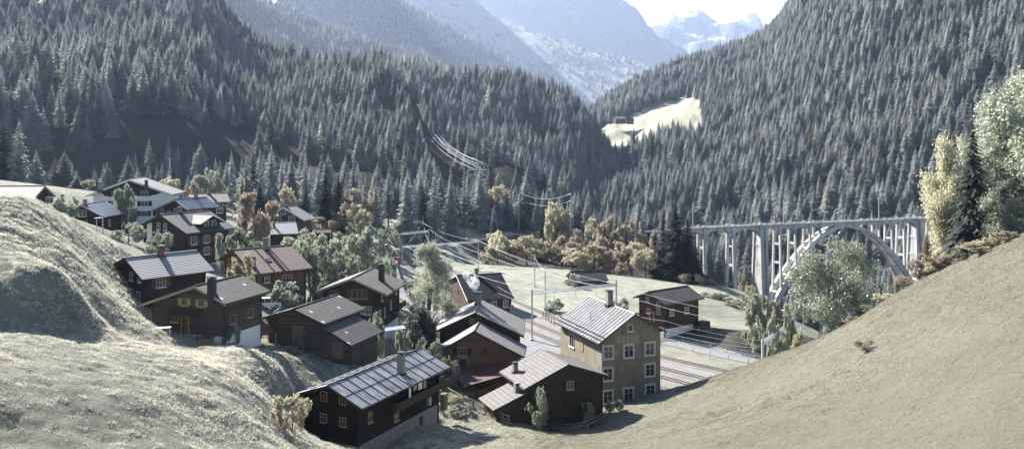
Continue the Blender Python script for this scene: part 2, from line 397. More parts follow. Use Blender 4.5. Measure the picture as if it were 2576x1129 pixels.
# village terraces (x, y, z)
def cb(u, Y, z): CP.append(((u-UC)/F*Y, Y, z))
for a in ((440,128,16.5),(540,130,16),(380,112,17),(520,110,16.4),(650,112,14.2),(690,127,13.3),(760,125,12),(860,124,11),(930,120,9.6),(980,124,8),
          (700,140,14),(840,140,11),(960,140,9.5),(1020,130,6),(1020,150,6.5),(1090,135,5),(1150,124,4.5),(1240,124,4),(1150,140,4),(1280,130,3),(1330,120,3.4),(1400,128,1),
          (620,170,14),(760,170,12.5),(900,180,10),(980,190,6),(1060,180,3),(1150,170,1.5),(1200,180,1),(1130,210,.6),(1050,220,1.5),(1180,230,.3),
          (300,190,21),(480,185,18),(560,190,16.5),(200,190,23),(100,160,29),(0,165,31),(60,150,30.5),(200,150,26),(-200,160,30.5),(-200,120,34),
          (300,225,23),(480,230,21.5),(560,250,20),(640,230,17),(720,250,15.5),(800,250,13.5),(900,240,11),(1000,250,4.5),(960,270,6),(640,280,20),(400,260,24),(100,220,30),(-100,240,32),
          (850,300,13),(950,330,9.5),(1040,345,7.5),(1110,350,5.5),(1160,365,2),(980,300,6.5),(1020,320,2.5),(1200,420,2),(1100,410,4),(1000,400,6),(900,380,9),(750,340,16),(600,330,18),(450,320,20),(200,300,23),(0,290,25)): cb(*a)
cp((1200,665,290),(1350,665,291),(1300,722,250),(1500,690,270),(1580,697,266),(1650,706,262),(1800,718,266),(1880,738,268),(1750,745,233),(1850,775,222),(1905,803,206),(1955,832,191),
   (1550,800,205),(1450,790,211),(1700,820,197),(1850,838,182),(1780,850,181))
raw((48,262,-.5),(30,310,-5),(0,320,-6),(-20,330,-4),(60,310,-12),(40,350,-8),(10,360,-6),(30,395,-2),
    (90,280,-24),(80,230,-8),(95,240,-22),(110,330,-45),(135,390,-58),(175,440,-66),(232,470,-58),(85,425,-19),(99,436,-27),(122,448,-36),(134,452,-46),
    (255,492,-35),(285,515,-5),(330,540,20),(100,210,-18),(125,250,-42),(140,300,-56),(210,300,-40),(200,230,-15),(185,400,-62),(300,400,-30),
    (60,400,-4),(72,408,-6),(30,425,-2),(0,425,-1),(0,470,-28),(60,460,-35),(120,500,-68),(200,560,-78),(-50,440,-12),(-60,405,2),(-100,430,-22),(-110,380,3),(-180,420,-22),(-180,360,5),(-260,400,-15),(-260,300,26))
for x in range(-350, 401, 150): raw((x,600,-85),(x,700,-90))
CPA = np.array(CP); RC = 2.6
def _kern(A, B): return np.sqrt(((A[:,None,:]-B[None,:,:])**2).sum(2)+RC*RC)
_K = _kern(CPA[:,:2], CPA[:,:2]); _n = len(CPA)
_A = np.zeros((_n+1,_n+1)); _A[:_n,:_n] = _K - np.eye(_n)*.06; _A[_n,:_n] = 1; _A[:_n,_n] = 1
_w = np.linalg.solve(_A, np.append(CPA[:,2], 0))
def rbf(XY):
    o = np.empty(len(XY))
    for i in range(0, len(XY), 20000): o[i:i+20000] = _kern(XY[i:i+20000], CPA[:,:2])@_w[:_n]+_w[_n]
    return o
def cr(pts, n=8):
    """Catmull-Rom through 2-D/3-D points"""
    pts = [np.array(p, float) for p in pts]; pts = [2*pts[0]-pts[1]]+pts+[2*pts[-1]-pts[-2]]; r = []
    for i in range(1, len(pts)-2):
        for k in range(n):
            t = k/n; a,b,c,d = pts[i-1:i+3]
            r.append(.5*((2*b)+(c-a)*t+(2*a-5*b+4*c-d)*t*t+(3*b-a-3*c+d)*t**3))
    r.append(pts[-2]); return np.array(r)
T1 = cr([(47,147),(37.7,156.3),(28.1,167),(20,182),(11,201.8),(.3,228),(-12,262),(-24,296),(-32,326),(-33,350),(-29,366),(-22.5,376.5),(-10,387),(11,394.5),(45,408),(87,429)])
T2 = cr([(40,143.5),(32.8,151.3),(26.3,158.8),(18.3,171),(11.8,184),(5.5,197),(-3.2,217),(-12,240),(-19,262),(-28,290)])
T3 = cr([(36,140),(29.5,147.5),(22.5,156),(14.5,168.5),(8.2,181),(1.8,194),(-6.5,214)])
T4 = cr([(31,138),(25,144),(18.5,153)])
ROAD = cr([(-12,160),(-4,170),(6,181),(14,186.5),(22,186),(31.4,180),(38,171.8),(44.8,164),(56,155)])
ROAD2 = cr([(-4,170),(-16,190),(-27,215),(-33,240),(-36,262),(-40,285)])
def seg_dist(XY, line):
    d = np.full(len(XY), 1e9)
    for a, b in zip(line[:-1], line[1:]):
        ab = b-a; t = np.clip(((XY-a)@ab)/(ab@ab), 0, 1)
        d = np.minimum(d, np.hypot(*(XY-a-t[:,None]*ab).T))
    return d
YARD = [(-9,150),(-8,168),(-3,178),(5,183),(12,176),(20,160),(18,148),(8,142)]
def in_poly(x, y, poly):
    r = np.zeros(np.shape(x), bool); n = len(poly)
    for i in range(n):
        x1,y1 = poly[i]; x2,y2 = poly[(i+1)%n]
        c = ((y1 > y) != (y2 > y))
        with np.errstate(divide='ignore', invalid='ignore'):
            r ^= c & (x < (x2-x1)*(y-y1)/(y2-y1+1e-12)+x1)
    return r
def gz(XY, detail=True):
    XY = np.asarray(XY, float).reshape(-1,2); z = rbf(XY)
    x, y = XY.T
    if detail:
        k = np.where(x < 5, .85, .6)
        ter = np.abs(fbm((x+y*.6)*.12, (y-x*.3)*.5, 61, 3))
        z = z+fbm(x*.16, y*.16, 3, 3)*.25+k*(fbm(x*.6, y*.6, 9, 3)*.22-ter*.35+fbm(x*1.75,y*1.75,5,2)*.22*(y<140))
    for line, r0, r1, zz in ((T1[:96],5,13,-.12),(T2,4,11,-.12),(T3,4,10,-.12),(T4,4,8,-.12),(ROAD,3.2,8,-.1)):
        near = (x > line[:,0].min()-r1) & (x < line[:,0].max()+r1) & (y > line[:,1].min()-r1) & (y < line[:,1].max()+r1)
        if near.any():
            d = seg_dist(XY[near], line); w = np.clip((r1-d)/(r1-r0), 0, 1); w = w*w*(3-2*w)
            z[near] = z[near]*(1-w)+zz*w
    near = (np.abs(x-5) < 40) & (np.abs(y-162) < 40)
    if near.any():
        inn = in_poly(x[near], y[near], YARD); d = seg_dist(XY[near], np.array(YARD+YARD[:1]))
        w = np.where(inn, 1, np.clip((5-d)/5, 0, 1)); z[near] = z[near]*(1-w)-.1*w
    return z
def g1(x, y): return float(gz([(x,y)], False)[0])
def ground_hit(u, v, y0=45, y1=600):
    Y = np.arange(y0, y1, .5); X = (u-UC)/F*Y
    zr = CZ-(v-VH)/F*Y; zt = gz(np.stack([X,Y],1), False)
    h = np.nonzero(zt >= zr)[0]
    return float(Y[h[0]]) if len(h) else None
def axis(parts):
    a = []
    for x0, x1, d in parts: a += list(np.arange(x0, x1-1e-6, d))
    return np.array(a+[parts[-1][1]])
gx = axis([(-300,-90,7),(-90,-50,1.6),(-50,72,.55),(72,110,2),(110,400,8)])
gy = axis([(-30,44,3),(44,134,.5),(134,200,1.1),(200,300,2.2),(300,520,4),(520,700,12)])
GX, GY = np.meshgrid(gx, gy); XY = np.stack([GX.ravel(), GY.ravel()], 1)
ZZ = gz(XY)
V = np.column_stack([XY, ZZ]); nx, ny = len(gx), len(gy)
i0 = (np.arange(ny-1)[:,None]*nx+np.arange(nx-1)[None,:]).ravel()
FQ = np.stack([i0, i0+1, i0+nx+1, i0+nx], 1)
gm = fast_mesh('ground', V, FQ, smooth=True)
# colour masks: forest/soil ground in the gorge and on the banks, dry grass on the right slope
x, y, z = V.T
uu = UC+F*x/np.maximum(y,1); vv = VH+F*(CZ-z)/np.maximum(y,1)
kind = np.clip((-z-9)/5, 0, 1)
kind = np.maximum(kind, in_poly(uu, vv, [(1765,822),(1960,835),(2060,850),(2030,900),(1900,903),(1800,868),(1690,843)])*(y>140)*.8)
kind = np.maximum(kind, ((y > 395) & (x < 75))*1.0)
kind = np.maximum(kind, in_poly(x, y, [(-26,352),(-5,335),(20,318),(60,300),(110,320),(90,420),(40,405),(8,392),(-18,378)])*.9)
kind = np.maximum(kind, in_poly(x, y, [(-42,255),(-36,320),(-40,345),(-30,352),(-26,320)])*.6)
kind = np.clip(kind+fbm(x*.3,y*.3,41,3)*.5*(kind>.05), 0, 1)
dry = np.clip(.45+(uu-1300)/1500, 0, 1)*np.clip((150-y)/10,0,1)*np.clip((x+4)/14,0,1)
dry = np.clip(dry+fbm(x*.08,y*.08,77,3)*.8*(dry>.02), 0, 1)
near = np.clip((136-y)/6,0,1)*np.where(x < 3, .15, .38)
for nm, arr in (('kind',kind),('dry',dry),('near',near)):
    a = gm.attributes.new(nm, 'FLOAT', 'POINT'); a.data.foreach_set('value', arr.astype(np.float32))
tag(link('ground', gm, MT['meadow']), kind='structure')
# ------------------------------------------------------------------ grass tufts on the near meadows (one countless thing)
def tufts():
    n = 600000
    tx = RNG.uniform(-72, 75, n); ty = RNG.uniform(50, 134, n)
    u = UC+F*tx/ty; ok = (u > -60) & (u < 2640)
    # keep the paved and built parts clear
    ok &= ~in_poly(tx, ty, [(-46,106),(-16,100),(6,116),(6,134),(-46,134)]) | (RNG.random(n) < .25)
    ok &= ~((tx > 0) & (tx < 26) & (ty > 122) & (u < 1700))
    tx, ty = tx[ok], ty[ok]
    dens = fbm(tx*.12, ty*.12, 23, 4)+.5
    cl = fbm(tx*1.3, ty*1.3, 91, 2)*np.where(tx < 6, 1, .5)
    ok = RNG.random(len(tx)) < np.clip(dens*1.3+cl*2.2, .04, 1); tx, ty = tx[ok], ty[ok]
    tz = np.interp(0,[0],[0])+grid_z(tx, ty)
    cl2 = fbm(tx*1.3, ty*1.3, 91, 2)*np.where(tx < 6, 1, .4); n = len(tx); B = 4
    a = RNG.uniform(0, 6.283, (n,B)); le = RNG.uniform(.08,.24,(n,B)); wd = RNG.uniform(.026,.052,(n,B)); qs = np.clip(ty/105,.4,1)[:,None]*np.where(tx>6,.7,1.0)[:,None]; le *= .8*qs*(1+1.1*np.clip(cl2,0,.5)*2)[:,None]; wd *= qs; lean = RNG.uniform(.3,1.1,(n,B))*le
    bx = tx[:,None]+RNG.normal(0,.11,(n,B)); by = ty[:,None]+RNG.normal(0,.11,(n,B)); bz = tz[:,None]-.03+0*bx
    b2 = RNG.uniform(0,6.283,(n,B))
    v0 = np.stack([bx-np.cos(b2)*wd, by-np.sin(b2)*wd, bz],-1); v1 = np.stack([bx+np.cos(b2)*wd, by+np.sin(b2)*wd, bz],-1)
    v2 = np.stack([bx+np.cos(a)*lean, by+np.sin(a)*lean, bz+le],-1)
    VV = np.stack([v0,v1,v2],2).reshape(-1,3); FF = np.arange(len(VV)).reshape(-1,3)
    return fast_mesh('grass', VV, FF)
def grid_z(px, py):
    ix = np.clip(np.searchsorted(gx, px)-1, 0, nx-2); iy = np.clip(np.searchsorted(gy, py)-1, 0, ny-2)
    fx = (px-gx[ix])/(gx[ix+1]-gx[ix]); fy = (py-gy[iy])/(gy[iy+1]-gy[iy]); Z = ZZ.reshape(ny,nx)
    return (Z[iy,ix]*(1-fx)+Z[iy,ix+1]*fx)*(1-fy)+(Z[iy+1,ix]*(1-fx)+Z[iy+1,ix+1]*fx)*fy
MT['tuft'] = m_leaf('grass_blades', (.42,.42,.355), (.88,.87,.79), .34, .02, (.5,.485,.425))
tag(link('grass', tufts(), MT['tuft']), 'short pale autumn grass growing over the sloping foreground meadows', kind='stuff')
# ================================================================== MOUNTAINS (lofted surfaces with their own distance and depth)
def loft(name, cols, nu=12, nv=14, amp=6, sc=.01, seed=1, back=None, far=1.0):
    """cols: list over u of [ (u,v,Y) foot ... top ]; a back slope is added behind the top row"""
    A = []; cols = [[(u,v,Y*far) for u,v,Y in c] for c in cols]; amp *= far; sc /= far; back = back and back*far
    for c in cols:
        pts = [np.array(P(*q)) for q in c]
        if back:
            t = pts[-1]; p0 = pts[0]
            pts.append(t+np.array([t[0]/t[1]*back*.5, back*.5, -back*.18])); pts.append(t+np.array([t[0]/t[1]*back, back, -back*.75]))
        q = cr(pts, nv); t = np.linspace(0, len(q)-1, 5*nv+1); A.append(np.stack([np.interp(t, np.arange(len(q)), q[:,k]) for k in range(3)],1))
    A = np.array(A)                                   # col, row, 3
    rows = [cr(list(A[:,j,:]), nu) for j in range(A.shape[1])]
    G = np.array(rows)                                # row, col, 3
    x, y = G[...,0], G[...,1]
    m = np.minimum(1, np.arange(G.shape[0])/4)[:,None]
    G[...,2] += fbm(x*sc, y*sc, seed, 5, .55)*amp*2*m
    return G
def surf(name, G, mat, attr=None):
    r, c = G.shape[:2]
    i0 = (np.arange(r-1)[:,None]*c+np.arange(c-1)[None,:]).ravel()
    me = fast_mesh(name, G.reshape(-1,3), np.stack([i0,i0+1,i0+c+1,i0+c],1), smooth=True)
    if attr is not None:
        a = me.attributes.new('clear','FLOAT','POINT'); a.data.foreach_set('value', attr.ravel().astype(np.float32))
    return tag(link(name, me, mat), kind='structure')
def uv_of(G): return UC+F*G[...,0]/G[...,1], VH+F*(CZ-G[...,2])/G[...,1]
# left mountain flank
LM = loft('lm', [
 [(-700,560,300),(-700,480,470),(-700,100,700),(-700,-500,900)],
 [(-400,560,430),(-400,470,480),(-400,250,545),(-400,-50,860),(-400,-330,1120)],
 [(0,560,440),(0,470,488),(0,255,550),(0,0,850),(0,-300,1150)],
 [(300,560,450),(300,470,495),(300,262,562),(300,30,850),(300,-250,1150)],
 [(480,560,460),(480,470,505),(480,285,580),(480,90,840),(480,-60,1060)],
 [(620,560,470),(620,470,518),(620,345,600),(620,210,820),(620,112,1060)],
 [(760,560,480),(760,470,540),(760,360,660),(760,250,820),(760,182,1010)],
 [(900,560,490),(900,470,555),(900,360,670),(900,265,800),(900,192,960)],
 [(1000,565,500),(1000,470,570),(1000,370,670),(1000,280,790),(1000,200,930)],
 [(1090,570,520),(1090,490,575),(1090,440,650),(1090,395,720),(1090,355,790)],
 [(1180,575,540),(1180,520,580),(1180,480,640),(1180,440,690),(1180,405,740)],
 [(1290,590,570),(1290,550,600),(1290,500,630),(1290,460,660),(1290,430,690)],
 [(1400,650,600),(1400,600,620),(1400,560,640),(1400,520,660),(1400,500,690)]], back=260, amp=5, sc=.02, seed=5)
KN = loft('kn', [
 [(850,480,800),(850,300,1000),(850,190,1260)],
 [(1000,480,820),(1000,310,1030),(1000,182,1290)],
 [(1100,500,830),(1100,330,1040),(1100,200,1290)],
 [(1200,510,840),(1200,350,1040),(1200,204,1290)],
 [(1300,520,850),(1300,370,1030),(1300,212,1270)],
 [(1390,530,870),(1390,400,1020),(1390,243,1240)],
 [(1450,540,880),(1450,430,1010),(1450,280,1200)],
 [(1500,560,900),(1500,500,1000),(1500,350,1150)],
 [(1580,600,930),(1580,560,1010),(1580,480,1100)]], back=420, amp=7, sc=.012, seed=9)
RH = loft('rh', [
 [(1150,600,900),(1150,560,1000),(1150,520,1100),(1150,490,1200)],
 [(1290,640,880),(1290,540,1000),(1290,470,1150),(1290,425,1350)],
 [(1400,650,850),(1400,520,980),(1400,430,1180),(1400,352,1500)],
 [(1500,660,800),(1500,500,960),(1500,380,1250),(1500,285,1700)],
 [(1640,700,700),(1640,500,900),(1640,330,1300),(1640,203,1850)],
 [(1800,740,640),(1800,500,850),(1800,290,1300),(1800,142,1950)],
 [(1930,770,600),(1930,480,820),(1930,230,1300),(1930,88,2000)],
 [(1990,780,585),(1990,460,810),(1990,180,1300),(1990,20,2000)],
 [(2100,790,570),(2100,440,800),(2100,120,1250),(2100,-100,1850)],
 [(2300,800,550),(2300,420,760),(2300,80,1150),(2300,-200,1600)],
 [(2560,760,530),(2560,400,700),(2560,60,1000),(2560,-300,1350)],
 [(2850,700,480),(2850,380,620),(2850,0,850),(2850,-400,1150)],
 [(3300,600,400),(3300,300,520),(3300,-100,700),(3300,-500,950)]], nu=34, nv=30, back=500, amp=9, sc=.012, seed=13)
M5 = loft('m5', [
 [(380,250,1300),(380,0,1700),(380,-260,2100)],
 [(560,300,1350),(560,120,1700),(560,-60,2150)],
 [(680,320,1400),(680,170,1750),(680,14,2200)],
 [(800,330,1450),(800,210,1800),(800,58,2250)],
 [(950,340,1500),(950,240,1850),(950,112,2250)],
 [(1100,350,1550),(1100,270,1850),(1100,165,2200)],
 [(1220,370,1600),(1220,310,1850),(1220,225,2150)],
 [(1400,420,1700),(1400,380,1900),(1400,330,2100)]], back=500, amp=14, sc=.006, seed=21, far=1.5)
M4 = loft('m4', [
 [(700,200,2350),(700,0,2700),(700,-300,3100)],
 [(860,240,2350),(860,80,2750),(860,-110,3150)],
 [(980,260,2350),(980,120,2800),(980,-6,3200)],
 [(1080,270,2400),(1080,160,2850),(1080,52,3200)],
 [(1200,290,2450),(1200,200,2850),(1200,118,3200)],
 [(1330,330,2500),(1330,255,2850),(1330,185,3150)],
 [(1430,370,2550),(1430,320,2850),(1430,250,3100)],
 [(1560,420,2600),(1560,380,2850),(1560,330,3050)]], back=700, amp=20, sc=.004, seed=31, far=1.7)
M3 = loft('m3', [
 [(900,250,3700),(900,0,4300),(900,-250,5000)],
 [(1080,250,3700),(1080,60,4400),(1080,-90,5100)],
 [(1200,260,3750),(1200,120,4400),(1200,8,5100)],
 [(1300,270,3800),(1300,160,4400),(1300,66,5050)],
 [(1400,280,3850),(1400,190,4400),(1400,108,5000)],
 [(1500,290,3900),(1500,215,4400),(1500,140,4950)],
 [(1600,300,3900),(1600,235,4400),(1600,165,4900)],
 [(1700,310,3900),(1700,260,4400),(1700,200,4850)],
 [(1850,340,3900),(1850,300,4300),(1850,260,4700)]], back=900, amp=22, sc=.003, seed=37, far=1.6)
M2 = loft('m2', [
 [(900,200,6100),(900,40,7000),(900,-60,7800)],
 [(1150,220,6100),(1150,40,6900),(1150,-110,7700)],
 [(1300,230,6100),(1300,40,6800),(1300,-110,7600)],
 [(1450,240,6100),(1450,80,6750),(1450,-70,7500)],
 [(1545,250,6050),(1545,110,6700),(1545,-3,7300)],
 [(1620,255,6000),(1620,150,6600),(1620,60,7100)],
 [(1670,260,6000),(1670,190,6500),(1670,120,6900)],
 [(1710,265,6000),(1710,215,6400),(1710,160,6700)],
 [(1800,290,5900),(1800,270,6200),(1800,230,6500)]], nu=16, back=1500, amp=110, sc=.0022, seed=43, far=1.3)
M1 = loft('m1', [
 [(1400,230,9500),(1400,160,10500),(1400,110,11300)],
 [(1560,230,9500),(1560,150,10500),(1560,75,11300)],
 [(1625,230,9500),(1625,140,10600),(1625,50,11500)],
 [(1700,230,9500),(1700,130,10600),(1700,34,11600)],
 [(1748,230,9500),(1748,125,10600),(1748,25,11700)],
 [(1795,230,9500),(1795,140,10600),(1795,48,11600)],
 [(1860,230,9500),(1860,140,10500),(1860,46,11500)],
 [(1905,230,9500),(1905,150,10500),(1905,52,11400)],
 [(1925,235,9500),(1925,160,10500),(1925,76,11300)],
 [(1990,240,9500),(1990,180,10400),(1990,112,11000)],
 [(2200,250,9400),(2200,200,10200),(2200,130,10800)]], nu=16, back=2000, amp=70, sc=.0035, seed=51, far=1.05)
uR, vR = uv_of(RH)
CLR = [(1476,328),(1560,296),(1640,262),(1700,243),(1738,236),(1764,250),(1768,330),(1740,322),(1690,330),(1640,345),(1600,362),(1570,372),(1525,402),(1498,396),(1490,352)]
surf('hillside', RH, MT['forest'], in_poly(uR, vR, CLR)*1.0)
surf('hillside', LM, MT['forest']); surf('hillside', KN, MT['forest'])
surf('mountain', M5, MT['forest']); surf('mountain', M4, MT['forest'])
MT['forest_far'] = _forestfloor('far_forest_floor', (.06,.06,.05), (.2,.19,.16), .004, False)
surf('mountain', M3, MT['rockhigh']); surf('mountain', M2, MT['rockhigh']); surf('mountain', M1, MT['rocksnow'])
# a wide valley floor sheet under everything, out to the far ranges
MB_ = MB(); MB_.poly([(-9500,-400,-130),(9500,-400,-130),(9500,25000,-130),(-9500,25000,-130)])
tag(MB_.build('valley_floor', MT['forest']), kind='structure')
# ================================================================== TREES
def spruce_crown(seed, tiers=24, per=8, R=.17, low=.08, ragged=.3, droop=.35, segs=3):
    """unit-height conifer: whorls of drooping boughs with ragged needle fringes"""
    r = np.random.default_rng(seed); V = []; Fc = []
    for k in range(tiers):
        t = k/(tiers-1); h = low+(1-low)*t**.92*.97
        rad = R*((1-t)**.82+.02)*(1+r.normal(0,.09)); n = max(4, int(per*(1-t*.45)))
        off = r.uniform(0,6.28)
        for j in range(n):
            if r.random() < .1 and t < .8: continue
            a = off+6.283*j/n+r.normal(0,.2); L_ = rad*r.uniform(1-ragged,1+ragged*.6)
            ca, sa = math.cos(a), math.sin(a); hh = h+r.normal(0,.006)
            w = L_*.42*r.uniform(.8,1.3)+.008
            # spine points
            sp = []
            for s in range(segs+1):
                q = s/segs; sp.append((L_*q, hh-L_*droop*q**1.3+L_*.10*max(0,q-.7)))
            for s in range(segs):
                (x0,z0),(x1,z1) = sp[s], sp[s+1]
                w0 = w*(1-s/segs)*(.55 if s == 0 else 1); w1 = w*(1-(s+1)/segs)+.002
                for sd in (-1,1):
                    dz = -w0*r.uniform(.4,.9)
                    b = len(V)
                    V += [(ca*x0,sa*x0,z0),(ca*x1,sa*x1,z1),
                          (ca*(x1+L_*.08)-sa*w0*sd*1.1, sa*(x1+L_*.08)+ca*w0*sd*1.1, z1+dz)]
                    Fc.append((b,b+1,b+2))
                    b = len(V); q = x0+(x1-x0)*.35
                    V += [(ca*x0,sa*x0,z0),(ca*q,sa*q,z0*.65+z1*.35),
                          (ca*(x0+.5*(x1-x0))-sa*w0*sd*1.3, sa*(x0+.5*(x1-x0))+ca*w0*sd*1.3, z0+dz*1.2)]
                    Fc.append((b,b+1,b+2))
    # leader
    for j in range(3):
        a = j*2.1; b = len(V)
        V += [(.008*math.cos(a),.008*math.sin(a),.93),(-.008*math.cos(a),-.008*math.sin(a),.93),(0,0,1.0)]; Fc.append((b,b+1,b+2))
    return fast_mesh('crown', V, Fc)
def spruce_trunk(hh=.9, r=.011):
    m = MB(); m.tube([(0,0,-.03),(0,0,.3),(0,0,hh)], [r*1.3,r,.002], 5); return m.mesh('trunk')
SPR = [spruce_crown(1,34,12,.18,.08), spruce_crown(2,30,11,.155,.15), spruce_crown(3,36,12,.20,.05,.3,.5), spruce_crown(4,28,10,.14,.2,.35,.35), spruce_crown(5,38,13,.215,.03,.22,.4)]
SPTR = spruce_trunk()
SPR_SHADE = [me.copy() for me in SPR]  # same crowns again for spruces whose shade is painted in
for me in SPR_SHADE: me.materials.append(MT['spruce_shade'])
for me in SPR: me.materials.append(MT['spruce'])
SPTR.materials.append(MT['bark'])
LAR = [spruce_crown(7,20,8,.14,.15,.45,.12), spruce_crown(8,18,7,.16,.12,.5,.1)]
for me in LAR: me.materials.append(MT['larch'])
def leaf_crown(seed, blobs, nleaf, size, dense=.75, asp=1.0):
    """asp: how many heights one unit of width will be drawn as is 1/asp"""
    asp = np.array([1/asp,1/asp,1.0])
    """unit-height broadleaf crown: leaf-sized faces gathered in many small twig clumps"""
    r = np.random.default_rng(seed); C = []
    for (cx,cy,cz,rx,rz) in blobs:
        k = int(nleaf*rx*rx*24)
        d = r.normal(size=(k,3)); d /= np.linalg.norm(d,axis=1)[:,None]
        q = 1-np.abs(r.normal(0,.25,k)); q = np.clip(q,.15,1.2)*(1+.35*fbm(d[:,0]*2.5+cx*9, d[:,1]*2.5+d[:,2]*3+cz*9, seed+5, 3))
        C.append(np.array([cx,cy,cz])+d*q[:,None]*np.array([rx,rx,rz]))
    C = np.concatenate(C); nz = fbm(C[:,0]*9+C[:,2]*5, C[:,1]*9+C[:,2]*7, seed, 3)
    C = C[nz > -.14+ (1-dense)*.35]
    q = lambda a, p: float(np.percentile(a, p))
    sc = .5/max(q(np.abs(C[:,0]),96), q(np.abs(C[:,1]),96)); C[:,:2] *= sc
    zt = q(C[:,2],99.3); C[:,2] = C[:,2]*(.985/zt)
    n = len(C); cl = 14
    P_ = C[:,None,:]+r.normal(0,.022,(n,cl,3))*asp; P_ = P_.reshape(-1,3)
    m = len(P_); a = r.normal(size=(m,3)); a /= np.linalg.norm(a,axis=1)[:,None]
    b = np.cross(a, r.normal(size=(m,3))); b /= np.linalg.norm(b,axis=1)[:,None]
    s = size*r.uniform(.6,1.4,(m,1))
    a = a*asp; b = b*asp
    V = np.stack([P_-a*s, P_+b*s*.6, P_+a*s, P_-b*s*.6],1).reshape(-1,3)
    return fast_mesh('crown', V, np.arange(m*4).reshape(-1,4))
def mk_blobs(seed, n, w, z0, z1, shape='round', bs=.82):
    r = random.Random(seed); B = []
    for i in range(n):
        t = (i+.5)/n; z = z0+(z1-z0)*t
        env = {'round': math.sin(math.pi*min(1,max(0,(t*.85+.12))))**.6, 'tall': (1-t)**.5*.9+.12, 'cone': (1-t)*.95+.1}[shape]
        a = r.uniform(0,6.28); d = w*env*r.uniform(.35,.85); s = (w*env*r.uniform(.22,.5)+.02)*bs
        B.append((d*math.cos(a), d*math.sin(a), z, s, s*r.uniform(.75,1.1)))
    return B
def limb_mesh(seed, blobs, r0=.03, fork=.25):
    rr = random.Random(seed); m = MB()
    m.tube([(0,0,-.05),(.01,0,fork*.6),(0,.01,fork),(0,0,.6)], [r0*1.3,r0,r0*.8,r0*.3], 6)
    for b in blobs[::2]:
        z = fork*rr.uniform(.7,1.3); m.tube([(0,0,z),(b[0]*.4,b[1]*.4,(z+b[2])*.5),(b[0],b[1],b[2])], [r0*.45,r0*.28,r0*.08], 5)
    return m.mesh('trunk')
BRO = {}
ASP = {'gold':.95,'rust':.95,'goldlow':1.4,'pale':.95,'palecone':.3,'bush':1.5,'big':.8,'center':.7,'birch':.5,'birchgreen':.55,'birchtall':.45,'yew':.6}
def broad(kind, mats, n, w, z0, z1, shape, nl, size, bark='bark', r0=.03, fork=.25, seeds=(1,2), dense=.75):
    asp = ASP[kind]; r0 = r0/asp
    BRO[kind] = []
    for s in seeds:
        for mt in mats:
            sd = s*13+hash_s(kind+mt) % 97
            B = mk_blobs(sd, n, w, z0, z1, shape); c = leaf_crown(sd, B, nl, size, dense, asp); c.materials.append(MT[mt])
            t = limb_mesh(sd, B, r0, fork); t.materials.append(MT[bark]); BRO[kind].append((c,t))
def hash_s(s): return sum((i+1)*ord(c) for i, c in enumerate(s))
# width w is relative to a unit height
broad('gold', ['gold'], 16, .36, .3, .86, 'round', 300, .021)
broad('rust', ['rust'], 16, .36, .3, .86, 'round', 300, .021)
broad('goldlow', ['gold','rust'], 12, .5, .2, .78, 'round', 220, .026, fork=.1)
broad('pale', ['pale'], 14, .42, .25, .82, 'round', 280, .021, fork=.15)
broad('palecone', ['pale'], 14, .22, .15, .92, 'cone', 700, .018, fork=.3)
broad('bush', ['green','pale'], 10, .55, .15, .75, 'round', 190, .032, fork=.08)
broad('big', ['green'], 20, .36, .28, .9, 'round', 300, .012, r0=.022, fork=.3, seeds=(8,), dense=.6)
broad('center', ['pale'], 30, .27, .15, .93, 'tall', 800, .0095, seeds=(4,), dense=.6)
broad('birch', ['birch'], 52, .25, .16, .96, 'round', 640, .0095, bark='palebark', r0=.014, seeds=(5,), dense=.5)
broad('birchgreen', ['pale'], 46, .24, .06, .94, 'tall', 760, .0095, bark='palebark', r0=.014, seeds=(6,))
broad('birchtall', ['palebirch'], 60, .25, .12, .96, 'round', 560, .0095, bark='palebark', r0=.014, seeds=(7,), dense=.65)
broad('yew', ['yew'], 18, .3, .1, .9, 'tall', 600, .014, fork=.1)
TREES = []
def tree_obj(name, crown, trunk, x, y, z, H, W=None, rot=None, label=None, cat='tree', group=None):
    """a tree standing at (x,y,z): Empty > crown, trunk"""
    W = W or H; rot = random.uniform(0,6.28) if rot is None else rot
    M = Matrix.Translation((x,y,z)) @ Matrix.Rotation(rot,4,'Z')
    r = empty(name, M, label, cat, group)
    Ms = M @ Matrix.Diagonal((W,W,H,1))
    link('crown', crown, None, r, Ms)
    if trunk: link('trunk', trunk, None, r, Ms)
    return r
KIND = {'gold':('broadleaf_tree','golden autumn tree'),'rust':('broadleaf_tree','rusty orange autumn tree'),'goldlow':('autumn_bush','low golden autumn tree'),
 'pale':('broadleaf_tree','pale green leafy tree'),'palecone':('larch_tree','narrow pale larch'),'bush':('shrub','grey-green shrub'),
 'big':('broadleaf_tree','large green leafy tree'),'center':('broadleaf_tree','tall sunlit leafy tree'),'birch':('birch_tree','tall yellowish birch'),
 'birchtall':('birch_tree','tallest birch'),'birchgreen':('birch_tree','tall pale green birch'),'yew':('evergreen_tree','dark evergreen'),'spruce':('spruce_tree','spruce'),'larch':('larch_tree','pale golden larch')}
_cnt = {}
